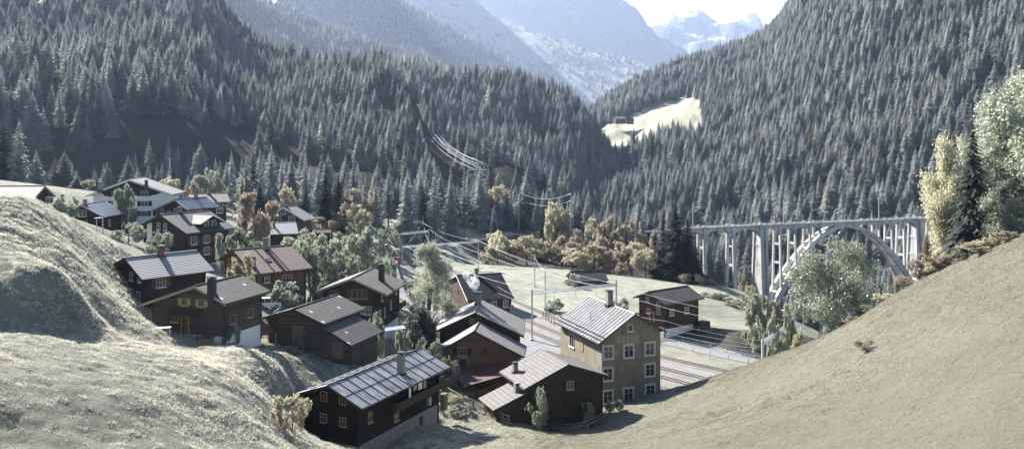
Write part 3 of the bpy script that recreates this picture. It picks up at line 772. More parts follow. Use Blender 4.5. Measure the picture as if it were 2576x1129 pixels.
def tree(kind, u, vt, vb, w, Y=None, label=None, group=None, zb=None, var=None):
    """a tree seen from row vt (tip) to row vb (foot) about column u, w wide; Y metres away"""
    if Y is None: Y = ground_hit(u, vb) or 300
    x = (u-UC)/F*Y; z = g1(x, Y) if zb is None else zb
    zt = CZ-(vt-VH)/F*Y; H = max(1.2, zt-z); Wm = w/F*Y
    _cnt[kind] = _cnt.get(kind, -1)+1; i = _cnt[kind] if var is None else var
    nm, desc = KIND[kind]
    if kind == 'spruce':
        c, t = (SPR_SHADE if ('dark' in (label or '') or 'shaded' in (label or '')) else SPR)[i % len(SPR)], SPTR; W = Wm/.36
    elif kind == 'larch':
        c, t = LAR[i % 2], SPTR; W = Wm/.28
    else:
        c, t = BRO[kind][i % len(BRO[kind])]
        W = Wm
    return tree_obj(nm, c, t, x, Y, z-.15, H+.15, W, None, label or desc, 'shrub' if kind in ('bush','goldlow') and H < 5 else 'tree', group)
GRP_V = 'autumn trees among the houses'; GRP_H = 'golden trees bordering the far meadow'
DT = [ # kind,u,vt,vb,w,Y,label
 ('gold',419,449,500,52,255,'golden autumn tree behind the right end of the white chalet roof'),
 ('rust',483,461,500,36,250,'small rusty tree between the golden tree and the pale tree above the bluish metal roof'),
 ('pale',525,429,492,72,262,'pale green tree rising behind the far grey-roofed house'),
 ('palecone',608,454,560,32,205,'narrow pale larch beside the tall orange tree in the village'),
 ('rust',640,488,610,92,195,'tall orange autumn tree right of the brown three-storey chalet'),
 ('pale',318,469,556,54,196,'grey-green tree in front of the white chalet'),
 ('bush',168,490,532,66,178,'leafy shrub between the far left roof and the small dark chalet'),
 ('bush',323,563,628,84,160,'grey shrub on the crest between the small dark chalet and the brown chalet'),
 ('bush',390,584,640,70,152,'rounded darker shrub in front of the brown chalet gable'),
 ('bush',600,578,628,82,182,'pale shrub at the right wall of the brown three-storey chalet'),
 ('gold',612,640,702,62,136,'small sandy-leaved tree in front of the red tiled roof'),
 ('bush',717,708,768,98,142,'wide leafy shrub behind the parked white jeep'),
 ('pale',751,582,682,88,176,'leafy orchard tree right of the red tiled chalet'),
 ('pale',812,597,692,92,172,'silvery orchard tree, middle of the orchard row'),
 ('pale',866,628,705,80,168,'low orchard tree above the mossy roofed chalet'),
 ('pale',925,582,696,88,180,'tallest pale orchard tree at the right end of the orchard row'),
 ('bush',969,577,622,56,262,'shrub by the left catenary pole near the small dark shed'),
 ('gold',721,469,530,56,268,'golden round tree behind the white-trimmed chalet'),
 ('rust',899,479,572,84,292,'broad russet tree behind the sunlit golden tree'),
 ('gold',899,517,612,62,262,'sunlit golden tree in front of the broad russet tree'),
 ('rust',834,538,594,62,268,'round russet tree above the small burgundy-roofed shed'),
 ('gold',785,550,590,36,262,'small golden tree at the right corner of the white-trimmed chalet'),
 ('gold',1251,469,582,68,410,'tall yellow tree standing against the dark spruces by the railway curve'),
 ('rust',1199,521,584,56,412,'dim russet tree left of the tall yellow tree'),
 ('gold',224,452,500,40,262,'yellow-topped small tree left of the white chalet'),
 ('gold',440,452,500,34,258,'small golden tree left of the rusty one above the village'),
 ('bush',560,470,500,40,270,'pale shrub between spruces behind the village'),
 ('center',1078,614,800,128,152,'tall sunlit leafy tree in the middle of the village beside the dark-roofed house'),
 ('yew',1050,768,880,72,136,'dark evergreen below the tall sunlit tree'),
 ('yew',1085,800,892,46,134,'smaller dark evergreen at the left corner of the smoking chalet'),
 ('bush',1020,830,890,50,132,'shaded shrub left of the dark evergreens'),
 ('bush',945,788,842,42,128,'white-berried little tree in front of the mossy roofed chalet'),
 ('bush',1122,902,948,56,127,'pale shrub at the left corner of the chalet annex'),
 ('goldlow',735,994,1096,88,None,'yellowing bush against the left wall of the black chalet'),
 ('bush',1348,978,1068,68,112.5,'leafy green bush in front of the diamond shingled chalet'),
 ('big',2084,603,850,182,132,'large green leafy tree in front of the viaduct arch'),
 ('bush',1925,742,830,86,165,'pale grey shrub at the foot of the viaduct arch'),
 ('bush',1965,770,870,80,150,'dark green shrub beside the lamp post'),
 ('bush',2060,826,872,70,137,'small pale shrub under the large leafy tree'),
 ('goldlow',1945,760,800,40,163,'brownish bush between the grey shrubs below the viaduct'),
 ('goldlow',2010,840,880,50,140,'low brown bush along the crest left of the large leafy tree'),
 ('bush',1820,742,775,46,232,'brownish hedge bush at the meadow edge below the viaduct'),
 ('goldlow',1868,745,790,44,225,'yellow bush at the meadow edge close to the main pier'),
 ('goldlow',1895,755,812,30,214,'slim yellow bush at the corner of the meadow'),
 ('bush',1560,750,776,40,212,'small shrub beside the vent of the ochre house'),
 ('bush',1395,752,786,60,212,'garden shrubs behind the fence by the tracks'),
 ('bush',1440,690,740,36,246,'shrub at the left end of the old barn'),
 ('bush',1025,700,732,40,226,'flowering shrub by the road behind the mossy roof'),
 ('birchtall',2572,195,640,200,118,'tall pale birch at the right edge of the picture'),
 ('birchgreen',2512,392,652,120,112,'pale green birch in front of the tallest birch'),
 ('birch',2384,352,650,112,124,'yellow birch leaning left over the end of the viaduct'),
 ('goldlow',2338,590,670,44,130,'thin yellow bush overlapping the right end of the viaduct'),
 ('goldlow',2262,694,745,28,121,'small yellow bush on the crest below the arch'),
 ('goldlow',2330,640,700,90,113,'dry brown bushes along the crest of the right slope'),
 ('goldlow',2455,606,640,110,109,'dry hedge under the birches on the right slope'),
 ('bush',760,830,850,20,118,'tiny shrub at the barn'),
 ('pale',780,600,690,70,160,'grey-green orchard tree between the red tiled chalet and the shed'),
 ('bush',838,640,700,60,158,'low shrub in the front of the orchard'),('pale',735,640,704,60,158,'leafy tree at the right wall of the red tiled chalet'),
 ('pale',900,600,680,60,200,'half hidden orchard tree behind the tallest one'),('pale',855,590,680,60,205,'half hidden orchard tree in the back of the orchard'),
 ('bush',975,650,690,44,205,'shrub beside the lane behind the mossy roof'),('bush',640,600,640,60,186,'pale shrub below the tall orange tree'),('bush',560,590,640,40,165,'shrub squeezed between the brown chalet and the red tiled roof'),
 ('bush',800,705,745,60,150,'shrub left of the mossy roofed chalet'),('bush',1112,700,760,50,190,'shrub right of the tall sunlit tree'),('bush',1070,850,900,60,131,'shaded shrubs in the dip below the dark evergreens'),
 ('bush',1480,1010,1040,40,117,'climbing shrub under the ochre house windows'),('bush',1545,1004,1024,50,122,'low hedge at the foot of the ochre house'),
 ('goldlow',1725,690,712,40,262,'ochre bush under the dense dark conifers'),('bush',1800,735,770,60,235,'dark shrub on the slope to the gorge'),('bush',1850,755,790,50,224,'dark hedge shrub on the slope to the gorge'),
 ('bush',1900,830,870,60,176,'low brown-green shrub on the dark bank'),('bush',2130,790,850,70,131,'dark undergrowth right of the large leafy tree'),('bush',2180,760,815,60,128,'undergrowth on the crest below the arch'),
 ('bush',2182,866,886,44,None,'dry shrub standing alone in the middle of the right meadow slope'),
 ('bush',1100,985,1010,30,121,'low ground shrub behind the black chalet'),
 ('goldlow',1135,1000,1018,60,120,'tuft of dry grass behind the black chalet'),
 ('bush',1160,1020,1045,70,116.5,'low hedge of pale leaves beside the garden fence'),
 ('bush',588,815,850,38,108,'dark little shrub at the corner of the grey log house'),
]
for i_,u in enumerate((2150,2185,2225,2285,2315,2350,2392,2430,2490,2530)):
    vc = float(np.interp(u,[2130,2250,2400,2576],[835,745,660,588])); yc = float(np.interp(u,[2130,2250,2400,2576],[123,118,112,106]))
    DT.append((('goldlow','bush','goldlow')[i_%3],u,vc-14-6*(i_%3),vc+8,40+8*(i_%4),yc-1.0,'low dry bush of the ragged hedge along the crest of the right slope'))
for k,u,vt,vb,w,Y,lb in DT: tree(k,u,vt,vb,w,Y,lb,GRP_V if (Y or 99) < 300 and u < 1200 else ('dry bushes along the right crest' if lb.startswith('low dry bush of') else None))
HT = [('gold',1252,584,658,72,296),('goldlow',1228,622,658,44,294),('gold',1325,593,662,78,293),('gold',1367,604,668,52,292),('rust',1424,596,668,64,291),('rust',1400,622,672,46,288),
 ('gold',1440,626,680,62,281),('gold',1492,611,690,70,283),('rust',1545,611,695,70,283),('gold',1588,612,694,62,282),('gold',1624,626,698,60,272),('goldlow',1570,660,700,36,273),
 ('rust',1295,610,662,40,296),('goldlow',1470,655,690,40,278),('goldlow',1525,668,692,36,276),
 ('gold',1388,512,602,50,352),('gold',1415,525,602,66,350),('gold',1497,552,630,56,338),('rust',1547,548,622,56,342),('rust',1593,557,626,48,338),('gold',1508,590,640,50,326),
 ('rust',1640,585,660,50,300),('rust',1455,580,630,44,330),
 ('goldlow',1754,690,715,26,262),('goldlow',1864,690,726,30,280),('goldlow',1888,718,745,26,272),('goldlow',1780,706,724,40,266)]
for k,u,vt,vb,w,Y in HT:
    side = 'right of' if u > 1478 else 'left of'
    tree(k,u,vt,vb,w,Y,('%s autumn tree of the band bordering the far meadow' % ('golden' if k.startswith('gold') else 'russet')),GRP_H)
ST = [ # spruces one can tell apart: u, tip, foot, width, distance, label
 (8,290,520,92,300,'tall shaded spruce at the left edge of the picture'),(48,296,520,84,295,'tall spruce second from the left edge'),(92,376,520,54,285,'medium spruce left of the white chalet'),
 (138,398,520,60,285,'bushy spruce behind the far left roof'),(162,376,520,66,290,'tallest spruce behind the far left roof'),(194,440,515,44,270,'short spruce beside the far left roof'),
 (240,432,500,42,275,'small spruce left of the white chalet'),(323,388,500,62,262,'broad spruce directly behind the white chalet'),(373,413,500,42,262,'slim spruce behind the ridge of the white chalet'),
 (427,366,560,28,455,'lone pale spruce on the steep clearing'),(493,427,500,46,272,'spruce left of the pale tree'),(553,400,505,48,280,'pair spruce behind the far grey roof'),(570,402,505,44,282,'second of the pair behind the far grey roof'),
 (619,388,525,64,270,'tall spruce above the orange village tree'),(653,448,530,38,272,'small spruce right of the tall village spruce'),(676,444,530,42,272,'spruce left of the golden round tree'),
 (745,452,530,34,290,'small spruce behind the golden round tree'),(768,460,540,34,290,'low spruce left of the great dark spruce'),
 (820,401,560,104,275,'great dark broad spruce in the middle of the village edge'),(851,436,560,50,292,'spruce just right of the great dark spruce'),(889,400,555,56,330,'tall spruce behind the russet tree'),
 (904,444,520,32,320,'slim pale spruce right of the tall one behind the russet tree'),(945,455,572,44,335,'spruce left of the tallest conifer group'),(977,426,575,58,338,'pointed spruce of the central row'),(1025,420,580,66,345,'bright broad spruce of the central row'),
 (1062,440,578,46,355,'shaded spruce between two bright ones'),(1094,410,582,68,362,'tall spruce behind the railway masts'),(1134,412,582,52,372,'spruce above the railway curve'),(1168,416,584,54,380,'dense spruce left of the yellow tree'),
 (1209,412,586,54,400,'spruce touching the yellow tree'),(1322,442,606,92,425,'broad grey spruce right of the yellow tree'),(1285,470,606,40,420,'narrow spruce behind the yellow tree'),
 (1362,542,622,40,355,'small dark spruce among the golden trees'),(1412,540,625,42,350,'dark spruce in front of the golden crowns'),(1454,546,632,46,345,'dark spruce right of the golden crowns'),
 (1521,552,645,44,330,'little dark spruce of the right golden group'),(1574,555,650,48,325,'dark spruce between russet trees'),(1476,590,640,30,335,'low spruce in the golden band'),
 (1668,535,710,92,276,'left of the dense dark conifers at the meadow edge'),(1700,508,714,104,272,'middle of the dense dark conifers at the meadow edge'),(1730,545,716,84,270,'right of the dense dark conifers at the meadow edge'),(1648,575,704,50,280,'lower conifer left of the dense dark group'),
 (2446,285,652,120,114,'dark spruce between the yellow birch and the pale birch'),(2420,470,655,84,118,'dark conifer behind the yellow birch'),
 (1750,600,720,50,300,'shaded conifer beside the first viaduct pier'),
]
for u,vt,vb,w,Y,lb in ST: tree('spruce',u,vt,vb,w,Y,lb if 'spruce' in lb or 'conifer' in lb else lb, 'spruces one can tell apart around the village')
# ------------------------------------------------------------------ forests on the mountainsides
FT = []                                   # x,y,z,H,w,kind
def scatter(G, dens, h0, h1, wid, seed, larch=0, skip=None, umax=2640, seedpat=3, gap=.0):
    r = np.random.default_rng(seed)
    a = G[:-1,:-1]; b = G[:-1,1:]; c = G[1:,:-1]; d = G[1:,1:]
    area = np.linalg.norm(np.cross(b-a, c-a), axis=-1).ravel()*.85
    A = a.reshape(-1,3); uu, vv = uv_of(A)
    vis = (uu > -80) & (uu < umax) & (vv > -40) & (vv < 900)
    w = area*vis; n = int(w.sum()*dens)
    idx = r.choice(len(w), n, p=w/w.sum()); s, t = r.random((2,n,1))
    p = A[idx]*(1-s)*(1-t)+b.reshape(-1,3)[idx]*s*(1-t)+c.reshape(-1,3)[idx]*(1-s)*t+d.reshape(-1,3)[idx]*s*t
    u, v = UC+F*p[:,0]/p[:,1], VH+F*(CZ-p[:,2])/p[:,1]
    ok = np.ones(n, bool)
    if skip is not None:
        for poly, keep in skip: ok &= ~(in_poly(u, v, poly) & (r.random(n) > keep))
    if gap: ok &= fbm(p[:,0]*.012, p[:,1]*.012, seedpat, 3) > -.5+gap
    p = p[ok]; n = len(p); cl = fbm(p[:,0]*.02, p[:,1]*.02, seed+3, 3)
    H = r.uniform(h0, h1, n)*(1+cl*.35); W = wid*r.uniform(.8,1.25,n)
    kd = (r.random(n) < larch*(1+2.5*cl)).astype(int)
    for i in range(n): FT.append((p[i,0],p[i,1],p[i,2]-.5,H[i],H[i]*W[i],kd[i]))
CLL = [(380,300),(470,285),(560,310),(620,345),(640,420),(610,470),(440,465),(400,420)]      # steep clearing on the left flank
CLRt = [(1474,338),(1560,306),(1640,270),(1700,251),(1738,242),(1764,255),(1766,345),(1740,340),(1690,346),(1640,362),(1600,380),(1560,392),(1530,420),(1492,416)]
scatter(LM, .0115, 16, 29, 1.15, 101, .015, [(CLL,.5),([(395,135),(425,128),(445,160),(430,175)],.1)], gap=.12)
scatter(KN, .0115, 18, 29, 1.15, 102, .05, [([(1300,290),(1330,285),(1400,370),(1330,380)],.15)])
scatter(RH, .0105, 17, 31, 1.22, 103, .006, [(CLRt,0.0),([(2400,290),(2520,190),(2640,150),(2640,180),(2560,215),(2480,290)],.1)])
scatter(M5, .0036, 26, 38, 1.3, 104, .05, gap=.05)
scatter(M4, .0016, 28, 42, 1.5, 105, .12, gap=.1)
scatter(M3, .0007, 28, 42, 1.9, 106, .5, [([(1150,-60),(1150,40),(1330,160),(1430,160),(1300,60),(1200,-60)],.1)], gap=.3)
def scatter_flat(n, x0, x1, y0, y1, h0, h1, cond, seed):
    r = np.random.default_rng(seed); x = r.uniform(x0,x1,n); y = r.uniform(y0,y1,n); z = gz(np.stack([x,y],1), False)
    u, v = UC+F*x/y, VH+F*(CZ-z)/y; ok = cond(x,y,z,u,v) & (u > -60) & (u < 2640)
    for i in np.nonzero(ok)[0]: H = r.uniform(h0,h1); FT.append((x[i],y[i],z[i]-.3,H,H*r.uniform(.85,1.2),0))
scatter_flat(5200,-330,330,400,640,17,27,lambda x,y,z,u,v:(z < -14) & ((x < 75)|(z < -24)), 201)
scatter_flat(260,-100,75,398,440,15,23,lambda x,y,z,u,v:(z < 8) & (seg_dist(np.stack([x,y],1),T1) > 9) & (y > 402), 202)
scatter_flat(420,70,260,200,420,9,15,lambda x,y,z,u,v:(z < -20) & (x > 82), 203)
scatter_flat(420,-190,-2,285,440,14,24,lambda x,y,z,u,v:(u > 560) & (u < 1245) & (((x < -75) & (y > 300)) | (y > 368)) & (seg_dist(np.stack([x,y],1),T1) > 10), 204)
_bl = np.array([(87,429),(242,494)])
FT = np.array(FT)
_d = seg_dist(FT[:,:2], _bl)
_near = (FT[:,1] < 640) & (FT[:,2]+FT[:,3] > -3) & (_d < 14)
_pl = seg_dist(FT[:,:2], np.array([[-158.,1270.],[-18.,480.]])) < 11
_t = np.linspace(0,1,80); _ca = np.array([-158.,1270,150]); _cb = np.array([-18.,480,26]); _cp = _ca+(_cb-_ca)*_t[:,None]; _cp[:,2] -= 27*4*_t*(1-_t)
_cu = UC+F*_cp[:,0]/_cp[:,1]; _cv = VH+F*(CZ-_cp[:,2])/_cp[:,1]
_k = np.abs((UC+F*FT[:,0]/FT[:,1])[:,None]-_cu[None,:]).argmin(1)
_pl |= (np.abs(UC+F*FT[:,0]/FT[:,1]-_cu[_k]) < 17) & (VH+F*(CZ-FT[:,2]-FT[:,3])/FT[:,1] < _cv[_k]+8) & (VH+F*(CZ-FT[:,2])/FT[:,1] > _cv[_k]-8) & (FT[:,1] < _cp[_k,1])
FT = FT[~(_near | ((_d < 7) & (FT[:,1] < 600)) | _pl)]
u_ = UC+F*FT[:,0]/FT[:,1]; vtop = VH+F*(CZ-FT[:,2]-FT[:,3])/FT[:,1]
# keep the view of the arch open: nothing tall between the camera and the viaduct
t_ = (FT[:,0]-87)/155; ybr = 429+65*np.clip(t_,-.1,1.1)
blk = (FT[:,1] < ybr) & (FT[:,0] > 70) & (vtop < 735)
FT = FT[~blk]; u_ = u_[~blk]; vtop = vtop[~blk]
print('forest trees', len(FT))
size = FT[:,3]/FT[:,1]*((FT[:,1] > 395)|True)
lar = FT[:,5] > .5
def near_of(mask, n):
    idx = np.nonzero(mask)[0]; return idx[np.argsort(-size[idx])][:n]
vb_ = VH+F*(CZ-FT[:,2])/FT[:,1]; inframe = (u_ > 0) & (u_ < 2576) & (vb_ > 20) & (vtop < 720)
si = near_of(~lar & inframe, 300-len(ST)-3); li = near_of(lar & inframe & (FT[:,1] < 3400), 90)
rest = np.ones(len(FT), bool); rest[si] = False; rest[li] = False
def where(u, y, v):
    h = 'left' if u < 900 else ('centre' if u < 1500 else 'right')
    return h
HILL = {'left':'left mountainside','centre':'wooded knoll in the middle of the valley','right':'right mountainside'}
HILL2 = {'left':'left mountainside','centre':'middle knoll','right':'right mountainside'}
src = []
for j, i in enumerate(si):
    x,y,z,H,W,_ = FT[i]; c = SPR[j % 5]; h = where(u_[i], y, vtop[i])
    if vb_[i] > 620: lb = 'dark spruce standing in the gorge beside the viaduct'; gp = 'spruces in the gorge around the viaduct'
    elif y < 450: lb = 'spruce at the edge of the wood behind the railway'; gp = 'spruces behind the railway'
    else: lb = 'tall spruce low on the '+HILL[h]; gp = 'spruces low on the '+HILL[h]
    r = tree_obj('spruce_tree', c, SPTR, x,y,z,H,W,None,lb,'tree',gp)
    if j < 5: src.append((r.children[0], r.children[1]))
lsrc = []
for j, i in enumerate(li):
    x,y,z,H,W,_ = FT[i]; h = where(u_[i], y, vtop[i])
    r = tree_obj('larch_tree', LAR[j % 2], SPTR, x,y,z,H,W,None,'pale golden larch among dark spruces, '+HILL2[h],'tree','pale larches on the '+HILL[h])
    if j < 2: lsrc.append((r.children[0], r.children[1]))
def forest(name, T, sources, label, trunks=True):
    n = len(T); me = bpy.data.meshes.new(name); me.vertices.add(n)
    me.vertices.foreach_set('co', T[:,:3].astype(np.float32).ravel())
    r = np.random.default_rng(5)
    for nm, tp, arr in (('sc','FLOAT_VECTOR',np.stack([T[:,4],T[:,4],T[:,3]],1)),('rz','FLOAT_VECTOR',np.stack([r.normal(0,.03,n),r.normal(0,.03,n),r.uniform(0,6.28,n)],1))):
        a = me.attributes.new(nm, tp, 'POINT'); a.data.foreach_set('vector', arr.astype(np.float32).ravel())
    a = me.attributes.new('id_','INT','POINT'); a.data.foreach_set('value', r.integers(0,len(sources),n).astype(np.int32))
    o = link(name, me); tag(o, label, kind='stuff')
    ng = bpy.data.node_groups.new(name, 'GeometryNodeTree')
    ng.interface.new_socket('Geometry', in_out='INPUT', socket_type='NodeSocketGeometry'); ng.interface.new_socket('Geometry', in_out='OUTPUT', socket_type='NodeSocketGeometry')
    gi = ng.nodes.new('NodeGroupInput'); go = ng.nodes.new('NodeGroupOutput'); jn = ng.nodes.new('GeometryNodeJoinGeometry')
    def attr(nm, tp):
        q = ng.nodes.new('GeometryNodeInputNamedAttribute'); q.data_type = tp; q.inputs['Name'].default_value = nm; return q.outputs[0]
    sc, rz, idn = attr('sc','FLOAT_VECTOR'), attr('rz','FLOAT_VECTOR'), attr('id_','INT')
    for k, so in enumerate(sources):
        cmp_ = ng.nodes.new('FunctionNodeCompare'); cmp_.data_type = 'INT'; cmp_.operation = 'EQUAL'
        ng.links.new(idn, cmp_.inputs[2]); cmp_.inputs[3].default_value = k
        for src_o in (so if trunks else so[:1]):
            oi = ng.nodes.new('GeometryNodeObjectInfo'); oi.transform_space = 'ORIGINAL'; oi.inputs['Object'].default_value = src_o
            oi.inputs['As Instance'].default_value = True
            ip = ng.nodes.new('GeometryNodeInstanceOnPoints')
            ng.links.new(gi.outputs[0], ip.inputs['Points']); ng.links.new(cmp_.outputs[0], ip.inputs['Selection'])
            ng.links.new(oi.outputs['Geometry'], ip.inputs['Instance']); ng.links.new(rz, ip.inputs['Rotation']); ng.links.new(sc, ip.inputs['Scale'])
            ng.links.new(ip.outputs[0], jn.inputs[0])
    ng.links.new(jn.outputs[0], go.inputs[0])
    md = o.modifiers.new('scatter','NODES'); md.node_group = ng
    return o
forest('spruce_forest', FT[rest & ~lar], src, 'dense dark spruce forest covering the mountainsides on both sides of the valley')
forest('larch_forest', FT[rest & lar], lsrc, 'scattered pale larches high on the hazy mountainsides', False)
# ================================================================== HOUSES
RPT = []
MT['brick'] = m_simple('red_brick', (.2,.09,.07), .9, .4, 4)
class House:
    """a chalet fitted to its ridge ends and one eave corner; parts live under one Empty"""
    def __init__(s, name, label, R1, Y1, E1, R2=None, theta=None, Lr=None, El=None, base=None, zr=None, dims=None, Y2=None, cat='house', group='houses of the mountain village'):
        r1 = P(R1[0],R1[1],Y1); zr = r1.z
        if theta is None:
            if Y2 is None: r2 = PZ(R2[0],R2[1],zr)
            else: r2 = P(R2[0],R2[1],Y2); r2.z = zr
            d = Vector((r2.x-r1.x, r2.y-r1.y, 0)); s.L = d.length; d.normalize()
        else:
            t = math.radians(theta); d = Vector((-math.sin(t), math.cos(t), 0))   # degrees to the left of straight ahead
            if Lr is None:
                a = (R2[0]-UC)/F; s.L = (a*r1.y-r1.x)/(d.x-a*d.y)
            else: s.L = Lr
        n = Vector((d.y,-d.x,0))                                              # to the right of d
        def side(E, n):
            a = (E[0]-UC)/F; w = (r1.x-a*r1.y)/(a*n.y-n.x); Y = r1.y+w*n.y; z = CZ-(E[1]-VH)/F*Y
            return w, zr-z
        s.wr, s.hr = side(E1, n)
        if s.wr < 0: s.wr, s.hr = side(E1, n); 
        if El is not None: s.wl, s.hl = side(El, n); s.wl = -s.wl
        else: s.wl, s.hl = s.wr, s.hr
        if dims: s.wr, s.hr, s.wl, s.hl = dims
        s.zr = zr; s.r1 = r1; s.d = d; s.n = n
        cpt = r1+d*s.L/2
        s.base = base if base is not None else g1(cpt.x, cpt.y)
        s.M = Matrix(((n.x,d.x,0,r1.x),(n.y,d.y,0,r1.y),(0,0,1,s.base),(0,0,0,1)))   # local x right, y along ridge away, z up
        s.hR = zr-s.base
        s.root = empty(name, s.M, label, cat, group); s.name = name
        RPT.append((name, 'L %.1f wr %.1f hr %.1f wl %.1f hl %.1f ridge %.1f  theta %.0f base %.1f ground %.1f' % (s.L, s.wr, s.hr, s.wl, s.hl, s.hR, math.degrees(math.atan2(-d.x,d.y)), s.base, g1(cpt.x,cpt.y))))
    def add(s, name, mb, mat, parent=None, M=None, smooth=False):
        return mb.build(name, mat, parent or s.root, M or s.M, smooth)
    def shell(s, wall, roofm, og=1.0, os=.9, th=.22, ob=None, seams=None, seam_dark=True, roof_split=None, edge='trim', plinth=None, plinth_h=.0, down=3.5, osl=None, log=False, snow=False):
        """walls following the roof, and the roof slabs. og/ob: overhang front/back, os/osl right/left"""
        ob = og if ob is None else ob; osl = os if osl is None else osl
        s.og, s.ob, s.os, s.osl = og, ob, os, osl
        kr, kl = s.hr/s.wr, s.hl/s.wl; s.kr, s.kl = kr, kl
        H = s.hR; t = th
        xr, xl = s.wr-os, -(s.wl-osl); s.xr, s.xl = xr, xl; s.y0, s.y1 = og, s.L-ob
        zR, zL = H-t-kr*xr, H-t+kl*xl
        zb = -down if not plinth else plinth_h
        m = MB()
        def prof(z0): return [(xl,z0),(xr,z0),(xr,zR),(0,H-t),(xl,zL)]
        f = prof(zb); n = len(f)
        m.v = [(x,s.y0,z) for x,z in f]+[(x,s.y1,z) for x,z in f]
        m.f = [tuple(range(n)), tuple(range(2*n-1,n-1,-1))]+[(i,i+n,(i+1)%n+n,(i+1)%n) for i in range(n)]; m.m = [0]*len(m.f)
        if log:                                            # projecting log ends at the corners
            pass
        s.wall = s.add('wall', m, MT[wall])
        if plinth:
            m = MB(); e = .04; m.box(xl-e,xr+e,s.y0-e,s.y1+e,-down,plinth_h); s.add('foundation', m, MT[plinth])
        # roof: slabs with real thickness, barge boards, seams
        m = MB(); y0, y1 = 0, s.L; c = t
        for w, h, sg in ((s.wr,s.hr,1),(-s.wl,s.hl,-1)):
            a = [(0,y0,H-c),(w,y0,H-h-c),(w,y1,H-h-c),(0,y1,H-c)]; b = [(0,y0,H),(w,y0,H-h),(w,y1,H-h),(0,y1,H)]
            if sg < 0: a = a[::-1]; b = b[::-1]
            m.hexa(a, b, 0)
        s.roof = s.add('roof', m, [MT[roofm]])
        m = MB(); bw = .05
        for w, h in ((s.wr,s.hr),(-s.wl,s.hl)):
            for yy in (y0-bw, y1+.003):
                m.hexa([(0,yy,H-c-.12),(w,yy,H-h-c-.12),(w,yy+bw-.003,H-h-c-.12),(0,yy+bw-.003,H-c-.12)] if w > 0 else [(w,yy,H-h-c-.12),(0,yy,H-c-.12),(0,yy+bw-.003,H-c-.12),(w,yy+bw-.003,H-h-c-.12)],
                       [(0,yy,H+.03),(w,yy,H-h+.03),(w,yy+bw-.003,H-h+.03),(0,yy+bw-.003,H+.03)] if w > 0 else [(w,yy,H-h+.03),(0,yy,H+.03),(0,yy+bw-.003,H+.03),(w,yy+bw-.003,H-h+.03)])
        m.split('barge_board', MT[edge], s.roof, s.M)
        # rafters and purlins showing under the overhang
        m = MB()
        for q in (0, xr*.55, xr, xl*.55, xl):
            z = H-t-(kr*q if q > 0 else -kl*q)
            m.box(q-.1,q+.1,.06,s.y0-.003,z-.28,z-.03)
        m.split('purlin', MT['boarddark'], s.roof, s.M)
        # gutters along both eaves
        m = MB()
        for w, h in ((s.wr,s.hr),(-s.wl,s.hl)):
            sg = 1 if w > 0 else -1
            m.box(min(w+sg*.005,w+sg*.13),max(w+sg*.005,w+sg*.13),y0,y1,H-h-c-.02,H-h-.08)
        m.split('gutter', MT['darkmetal'], s.roof, s.M)
        m = MB(); m.tube([(0,y0-.02,H+.01),(0,y1+.02,H+.01)], .1, 6); s.add('ridge_cap', m, MT['darkmetal' if seams else roofm], s.roof)
        if seams:
            dy, cross = seams; m = MB(); k = int(s.L/dy)
            for w, h in ((s.wr,s.hr),(-s.wl,s.hl)):
                for i in range(1, k):
                    y = s.L*i/k; m.beam((0,y,H+.03),(w,y,H-h+.03),.09,.07,0,(0,1,0))
                for q in cross:
                    m.beam((w*q,0,H-h*q+.02),(w*q,s.L,H-h*q+.02),.05,.05)
            ov = s.roof.data; rm = MB(); rm.v = [tuple(v.co) for v in ov.vertices]; rm.f = [tuple(p.vertices) for p in ov.polygons]; rm.m = [0]*len(rm.f); rm.join(m, 1)
            nm = rm.mesh('roof'); nm.materials.append(MT[roofm]); nm.materials.append(MT['darkmetal']); s.roof.data = nm
    def rz(s, x): return s.hR-(s.kr*x if x > 0 else -s.kl*x)
    def chimney(s, u, v, w=.7, h=1.5, mat='stonewall', cap=True, cols=False, side=None):
        """u,v = where the chimney meets the roof (middle of its foot), on the right or left slope"""
        o = Vector((0,0,CZ)); dr = Vector(((u-UC)/F,1,-(v-VH)/F)); Mi = s.M.inverted(); o2 = Mi@o; d2 = Mi.to_3x3()@dr
        best = None
        for sg, k in ((1,s.kr),(-1,s.kl)):
            if side and side != sg: continue
            # z = hR - k*|x|
            t = (s.hR-k*sg*o2.x-o2.z)/(d2.z+k*sg*d2.x)
            if t > 0:
                p = o2+d2*t
                if p.x*sg >= -.4 and -1 < p.y < s.L+1 and (best is None or t < best[0]): best = (t,p,sg)
        if best is None:
            best = (0, Vector((0.1, s.L*.5, 0)), 1); print('no chimney hit', s.name)
        p = best[1]; z = s.rz(p.x); m = MB()
        m.box(p.x-w/2,p.x+w/2,p.y-w/2,p.y+w/2,z-.9,z+h)
        ch = s.add('chimney', m, MT[mat], s.roof)
        if cap:
            m = MB(); a = w/2-.06
            for qx in (-a,a):
                for qy in (-a,a): m.box(p.x+qx-.05,p.x+qx+.05,p.y+qy-.05,p.y+qy+.05,z+h,z+h+.22)
            m.box(p.x-w*.62,p.x+w*.62,p.y-w*.62,p.y+w*.62,z+h+.22,z+h+.3)
            m.box(p.x-w*.28,p.x+w*.28,p.y-w*.28,p.y+w*.28,z+h,z+h+.15)
            m.build('chimney_cap', MT['darkmetal' if mat != 'plaster' else 'stonewall'], s.roof, s.M)
        m = MB(); m.box(p.x-w/2-.12,p.x+w/2+.12,p.y-w/2-.12,p.y+w/2+.12,z-.5,z-.0+abs(w/2*(s.kr if best[2]>0 else s.kl))*.2+.05)
        m.build('flashing', MT['darkmetal'], s.roof, s.M)
        return s.M@Vector((p.x,p.y,z+h+.3))
